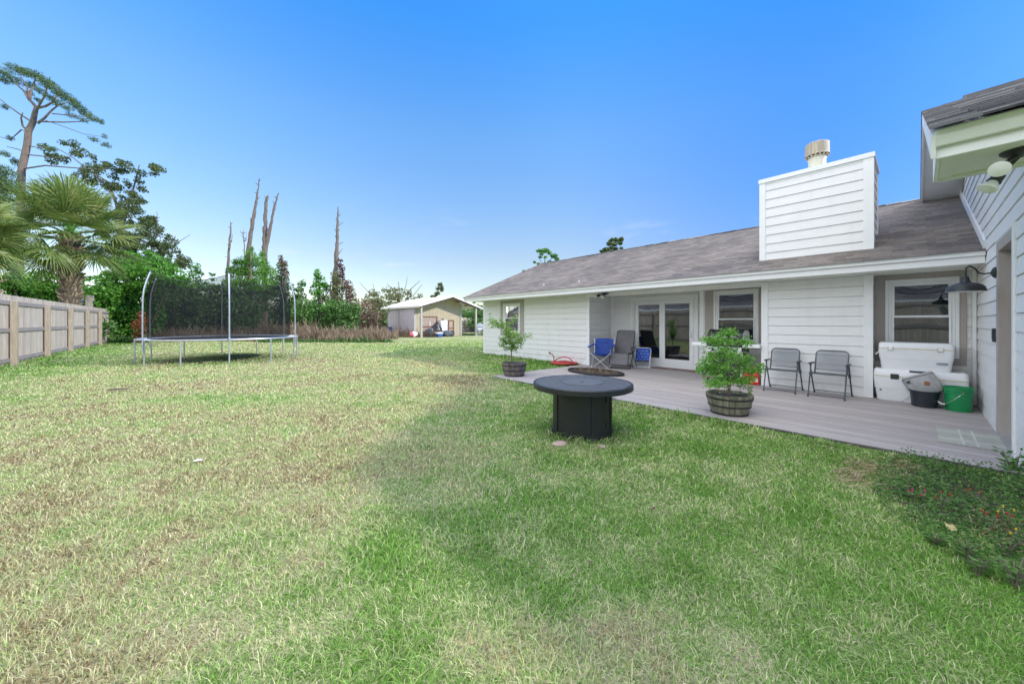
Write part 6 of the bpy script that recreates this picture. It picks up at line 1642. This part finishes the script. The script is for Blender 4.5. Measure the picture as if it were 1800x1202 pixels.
plant('tree_behind_roof', 'slender green treetop above the left end of the shingle roof', 'tree', 38, (957,600), [(948,441,6,3),(958,441,8,4),(966,445,5,3),(974,450,7,4),(979,455,4,3),(950,452,4,2),(958,452,4,2),(940,461,3,2),(946,464,4,2),(966,460,4,2),(952,447,4,3)], lf_bright, .20, .6, 5.0,
      trunk=[[(957,600,2.5),(957,480,1.8),(958,452,.8)]], limbs=[(.2,(957,475,1),(966,458,.7),(974,450,.4)),(0,(957,468,.8),(946,452,.4)),(0,(957,478,.8),(943,463,.4))], bark=m_twig, dzs=.5)
plant('tree_behind_roof', 'darker treetop above the middle of the shingle roof', 'tree', 36, (1078,600), [(1075,423,6,4),(1083,422,7,4),(1092,421,5,4),(1070,428,5,4),(1080,430,6,4),(1090,428,5,3),(1074,436,4,3),(1066,439,7,4),(1059,442,5,3),(1082,438,5,3),(1092,437,4,3),(1076,443,8,3)], lf_oak, .20, .7, 5.0,
      trunk=[[(1078,600,2.5),(1078,470,1.8),(1077,432,.8)]], bark=m_twig, dzs=.5)
plant('tree_behind_roof', 'tiny treetop sprig showing low over the roof edge', 'tree', 40, (925,600), [(924,477,4,1.5),(930,474,2,1.5),(920,476,2,1)], lf_mid, .2, .6, 9.0, trunk=[[(925,600,2),(925,490,1),(925,478,.5)]], bark=m_twig, dzs=.3)

# dead standing trunks
def snag(Z, label, trunks, limbs=(), vine=None):
    b = at(trunks[0][0][0], trunks[0][0][1], Z); b.z = 0
    t = thing('dead_tree', label, 'dead tree', b, 0, 'dead standing trunks behind the trampoline')
    for tr in trunks:
        pts = []
        for (x0, y0, r0), (x1, y1, r1) in zip(tr[:-1], tr[1:]):
            for k in range(5):
                u = k/5; pts.append((x0+(x1-x0)*u+RNG.normal()*.35, y0+(y1-y0)*u, (r0+(r1-r0)*u)*(1+RNG.normal()*.10)))
        pts.append(tr[-1])
        for k in range(7):
            u = RNG.uniform(.35, .95); i_ = int(u*(len(pts)-1)); x, y, r = pts[i_]; sd = 1 if RNG.random() < .5 else -1; ln = RNG.uniform(2, 6)
            MB().tube([at(x, y, Z), at(x+sd*ln*.6, y-ln*.2, Z+RNG.normal()*.1), at(x+sd*ln, y-ln*RNG.uniform(.3, 1.1), Z+RNG.normal()*.2)], [.05, .035, .012], 5).build('stub', m_snag, t)
        MB().tube([at(x, y, Z) for x, y, r in pts], [max(.95*r*Z/F*wk(x), .02) for x, y, r in pts], 9).build('trunk', m_snag, t, smooth=True)
    for lb in limbs:
        MB().tube([at(x, y, Z+.3*i) for i, (x, y, r) in enumerate(lb)], [max(.7*r*Z/F*wk(x), .015) for x, y, r in lb], 6).build('limb', m_snag, t, smooth=True)
    if vine:
        P = clump_pts(Z, vine, 2.2, .5, .2); n = len(P); s = .20*(.6+.8*RNG.random(n)); leaves_obj('vine', leaf_quads(P, s, s*.5), lf_vine, t)
snag(36, 'thin dead trunk directly above the front trampoline pole', [[(399,600,5),(400,480,4.2),(402,450,3.4),(404,420,2.4),(406,400,1.8),(405,390,.8)]], [[(404,432,1.2),(408,418,1),(409,411,.6)],[(400,452,.8),(394,451,.5)]])
snag(37, 'tall dead trunk leaning right, tapering to a point', [[(432,600,7),(436,445,6),(441,410,5),(446,380,4),(451,350,3),(455,325,1.6),(456,313,.6)]], [[(445,388,1),(440,384,1),(441,394,.6)],[(453,358,.8),(457,357,.5)]])
snag(37.5, 'dead trunk forked into a short broken stem and a longer leaning stem', [[(466,600,7),(465,445,6.5),(465,420,6),(466,390,4.6),(467,365,4),(468,352,3.4),(471,345,3)],[(466,440,5),(472,415,4.4),(477,390,3.4),(482,365,2.6),(487,348,1.8),(490,339,.8)]], [[(468,352,1.4),(464,343,.7)],[(471,346,1.2),(473,341,.6)]])
snag(35, 'dead trunk with side stubs and purple brown vine on its lower half', [[(589,600,9),(589,500,7.5),(591,460,5.6),(593,430,4.2),(593,400,3),(594,380,2),(594,364,1.2)]], [[(594,398,1.4),(600,393,1.2),(604,391,.6)],[(593,432,1.6),(599,427,1.4),(604,426,.6)],[(592,452,2),(597,444,1.6),(602,437,.7)]], [(598,462,5,9),(601,474,6,9),(600,486,7,9),(596,495,8,7)])
snag(35, 'small bare forked sapling left of the tall leaning trunk', [[(431,600,1.5),(430,440,1.2),(428,420,1),(428,404,.5)]], [[(430,425,.8),(434,415,.7),(433,407,.4)]])
# dry weeds and brush in front of the shrubs: nobody could count the stems
def weeds(name, label, strips, m, dens, cat='weeds', size=.5, asp=.07):
    Ps, Ss, As = [], [], []
    for (xa, xb, Z0, Z1, hmin, hmax, k) in strips:
        n = int(k*dens)
        xx = xa+(xb-xa)*RNG.random(n); ZZ = Z0+(Z1-Z0)*RNG.random(n)
        u = (xx-900)/F
        X = ZZ*(S_+u*C_); Y = ZZ*(C_-u*S_)
        tuft = .55+.45*np.sin(xx*.21+1.3*np.sin(xx*.077))*np.sin(xx*.13+ZZ*2)
        H = (hmin+(hmax-hmin)*RNG.random(n))*np.clip(tuft+.25, .35, 1.1)
        z = H*RNG.random(n)**.8
        Ps.append(np.stack([X, Y, z], -1)); As.append(np.stack([RNG.normal(size=n)*.35, RNG.normal(size=n)*.35, np.ones(n)], -1)); Ss.append(size*(.5+RNG.random(n)))
    P = np.concatenate(Ps); S = np.concatenate(Ss); A = np.concatenate(As)
    o = leaves_obj(name, leaf_quads(P, S, S*asp, A), m)
    tag(o, label, cat, kind='stuff')
weeds('dry_weeds', 'band of tall dry brown weeds between the lawn and the shrubs', [(455,560,25.5,28.5,.4,1.55,5500),(560,685,26,29,.3,1.15,5500),(240,460,26,29,.3,1.2,6000),(640,700,30,33,.3,1.0,2000),(690,770,34.2,36.8,.2,.85,2200),(560,680,25,27,.2,.8,2500)], lf_dry, 1.0)
weeds('green_undergrowth', 'low green undergrowth at the foot of the dry weeds', [(180,260,24.5,27,.15,.7,2200),(575,650,25.0,26.2,.1,.45,1500),(740,765,36.5,37.2,.2,.8,600),(455,690,24.8,25.6,.05,.22,2500),(800,860,38,40,.05,.2,900)], lf_mid, 1.0, 'undergrowth', .3, .2)
# far woodland that reads as one mass behind everything
def far_wood():
    Ps = []
    for k in range(150):
        az = R(-75)+R(150)*k/149; d = 75+RNG.normal()*7
        c = CAMF*math.cos(az)*d+CAMR*math.sin(az)*d
        h = 3.0+1.6*RNG.random()
        if az > R(-8): h *= 1.0
        q = RNG.normal(size=(260,3)); q /= np.linalg.norm(q, axis=1, keepdims=True); q *= RNG.random((260,1))**.4
        Ps.append(q*np.array([3.4,3.4,h*.62])+np.array([c.x, c.y, h*.5]))
    P = np.concatenate(Ps); P = P[P[:,2] > 0]; n = len(P); s = .8*(.6+.8*RNG.random(n))
    o = leaves_obj('far_woodland', leaf_quads(P, s, s*.6), lf_mid); tag(o, 'distant low woodland closing off the yard', 'woodland', kind='stuff')
far_wood()

# ---- overgrown bed at the right foot of the deck
def gz(x, y): return float(GZ(np.float64(x), np.float64(y)))
def bed():
    c = Vector((4.75, -.28, 0))
    n = 36; pts = []
    for i in range(n):
        a = 2*math.pi*i/n; k = 1+.12*math.sin(3*a+1)+.08*math.sin(7*a); pts.append((c.x+.72*k*math.cos(a), c.y+.52*k*math.sin(a)))
    mb = MB(); mb.add([(x, y, gz(x, y)+.002) for x, y in pts]+[(c.x, c.y, gz(c.x, c.y)+.02)], [(i, (i+1)%n, n) for i in range(n)]); o = mb.build('flower_bed_soil', m_mulch, None, smooth=True); tag(o, 'patch of dark mulch in the overgrown bed below the deck', 'mulch', kind='structure')
    # low cover
    P, A, S = [], [], []
    for _ in range(21000):
        x = 3.3+2.25*random.random(); y = -1.3+1.55*random.random()
        d = ((x-4.7)/1.15)**2+((y+.42)/.62)**2
        if d > 1.25 or random.random() < .35*d: continue
        if math.sin(x*7+1.2*math.sin(y*9))*math.sin(y*8+1) < -.75: continue
        h = .015+.10*random.random()**2+gz(x, y)
        P.append((x, y, h)); A.append((RNG.normal(), RNG.normal(), RNG.normal()*.5+.3)); S.append(.014+.024*random.random())
    P = np.array(P); S = np.array(S)
    o = leaves_obj('ground_cover', leaf_quads(P, S, S*.45, np.array(A)), lf_mid); tag(o, 'low weedy ground cover in the bed below the deck', 'ground cover', kind='stuff')
    P, A, S = [], [], []
    for (x, y, r, k) in ((4.95,.30,.28,260),(4.55,.38,.22,160),(4.2,-.42,.25,220),(3.75,-.6,.3,200),(5.2,.1,.15,80)):
        for _ in range(k):
            P.append((x+RNG.normal()*r*.6, y+RNG.normal()*r*.35, gz(x, y)+.02+.035*random.random())); A.append((1+RNG.normal()*.4, -.5+RNG.normal()*.4, RNG.normal()*.18)); S.append(.07+.10*random.random())
    P = np.array(P); S = np.array(S); o = leaves_obj('straw_litter', leaf_quads(P, S, S*.05, np.array(A)), m_straw); tag(o, 'dry straw litter lying in the bed', 'straw', kind='stuff')
    def leafy(loc, h, nst, label, m, ls, name='leafy_weed', flower=None):
        loc = Vector((loc[0], loc[1], gz(loc[0], loc[1])))
        t = thing(name, label, 'plant', loc)
        P, A, S = [], [], []; mb = MB(); fl = []
        for k in range(nst):
            a = k*2.4; tip = Vector((math.cos(a)*h*.35, math.sin(a)*h*.35, h*(.7+.4*random.random())))
            mb.tube([(0,0,-.02), tip*.5+Vector((0,0,.02)), tip], [.005,.004,.002], 5)
            for j in range(9):
                u = .3+.7*j/8; b = a+j*2.4; d = Vector((math.cos(b), math.sin(b), .35))
                P.append(tip*u+d*ls*.5); A.append(d); S.append(ls*(1.1-.4*u))
            fl.append(tip)
        mb.build('stem', m_twig, t, world=False)
        S = np.array(S); leaves_obj('leaves', leaf_quads(np.array([tuple(p) for p in P]), S, S*.32, np.array([tuple(a) for a in A])), m, t, False)
        if flower:
            for p in fl:
                MB().lathe([(0,-.009),(.0045,-.006),(.006,0),(.0045,.008),(0,.011)], 8, Matrix.Translation(p+Vector((0,0,.008)))).build('flower', flower, t, smooth=True, world=False)
    m_mag = mat('magenta_petals', (.62,.02,.16), .5); m_pep = mat('red_pods', (.40,.03,.015), .4); m_yel = mat('yellow_petals', (.55,.36,.02), .5)
    q = gnd(1783, 842); leafy(q, .22, 7, 'bright green leafy weed against the deck edge by the white wall', lf_bright, .085)
    q = gnd(1604, 880); leafy(q, .09, 2, 'tiny plant with pink flower at the left of the bed', lf_mid, .05, 'flowering_plant', m_mag)
    q = gnd(1626, 884); leafy(q, .08, 2, 'tiny plant with magenta bud right beside the pink flower', lf_mid, .05, 'flowering_plant', m_mag)
    for (x, y, lab, f) in ((1655,897,'small plant with red pods near the straw',m_pep),(1708,885,'red podded plant in the middle of the bed',m_pep),(1736,930,'red podded plant beside the mulch',m_pep),(1765,925,'yellow flowered plant between red podded plants',m_yel),(1782,935,'red podded plant nearest the white wall',m_pep),(1788,965,'yellow flowered plant low at the right photo edge',m_yel)):
        leafy(gnd(x, y), .12, 3, lab, lf_mid, .04, 'flowering_plant', f)
    for (x, y, h, lab) in ((1645,960,.10,'dark weed rosette in the grass left of the bed'),(1700,985,.15,'dark leafy weed below the bed'),(1770,980,.17,'dark leafy weed beside the straw litter'),(1785,1030,.20,'large dark leafy weed at the right photo edge'),(1720,1010,.14,'dark weed in front of the bed')):
        leafy(gnd(x, y), h*.8, 8, lab, lf_mid, .05)
    q = gnd(1672, 935); mb = MB(); mb.add([(-.05,-.02,.02),(0,-.03,.05),(.06,0,.03),(.05,.03,.025),(0,.03,.06),(-.05,.02,.03)], [(0,1,4,5),(1,2,3,4)]); o = mb.build('dead_leaf', mat('tan_dead_leaf', (.42,.36,.16), .7), None); o.location = q; o.modifiers.new('t','SOLIDIFY').thickness = .003; tag(o, 'curled tan dead leaf on the grass by the bed', 'leaf')
bed()

def litter():
    P, A, S = [], [], []
    for _ in range(70):
        x, y = random.uniform(5.7, 9.0), random.uniform(-.5, 6.8); P.append((x, y, DK+.006)); A.append((RNG.normal(), RNG.normal(), .05*RNG.normal())); S.append(random.uniform(.012, .03))
    for _ in range(160):
        x, y = random.uniform(-4, 5), random.uniform(1.2, 16); P.append((x, y, gz(x, y)+.03)); A.append((RNG.normal(), RNG.normal(), .2*RNG.normal())); S.append(random.uniform(.03, .06))
    P = np.array(P); S = np.array(S); n = len(P)
    A = np.array(A); B = np.cross(A, np.array([0., 0., 1.])+.25*RNG.normal(size=(n, 3)))
    A /= np.linalg.norm(A, axis=1, keepdims=True); B /= np.linalg.norm(B, axis=1, keepdims=True)
    a = A*S[:, None]/2; b = B*S[:, None]*.28
    o = leaves_obj('leaf_litter', np.stack([P-a, P+b, P+a, P-b], 1).reshape(-1, 3), lf_brown); tag(o, 'small dead leaves scattered over the deck and lawn', 'leaf litter', kind='stuff')
litter()
# ---- neighbour's house, seen only as reflection in the windows
def neighbour():
    t = thing('neighbor_house', 'low house with dark roof beyond the plank fence, mirrored in the windows', 'house', (-13, -4, 0))
    mb = MB(); courses(mb, rc(-16, 33, 0, 2.7), lambda s, u, d: (-11+d, s, u), .2, .014, 0); mb.build('wall', m_siding, t)
    mb = MB(); courses(mb, [(-17, 0), (34, 0), (34, 6.5), (-17, 6.5)], lambda s, u, d: (-10.3-u, s, 2.7+.5*u+d), .1288, .01, 0); mb.build('roof', m_shingle2, t)
    mb = MB(); mb.box(-10.34, -10.28, -17, 34, 2.52, 2.72); mb.build('fascia', m_trim, t)
neighbour()
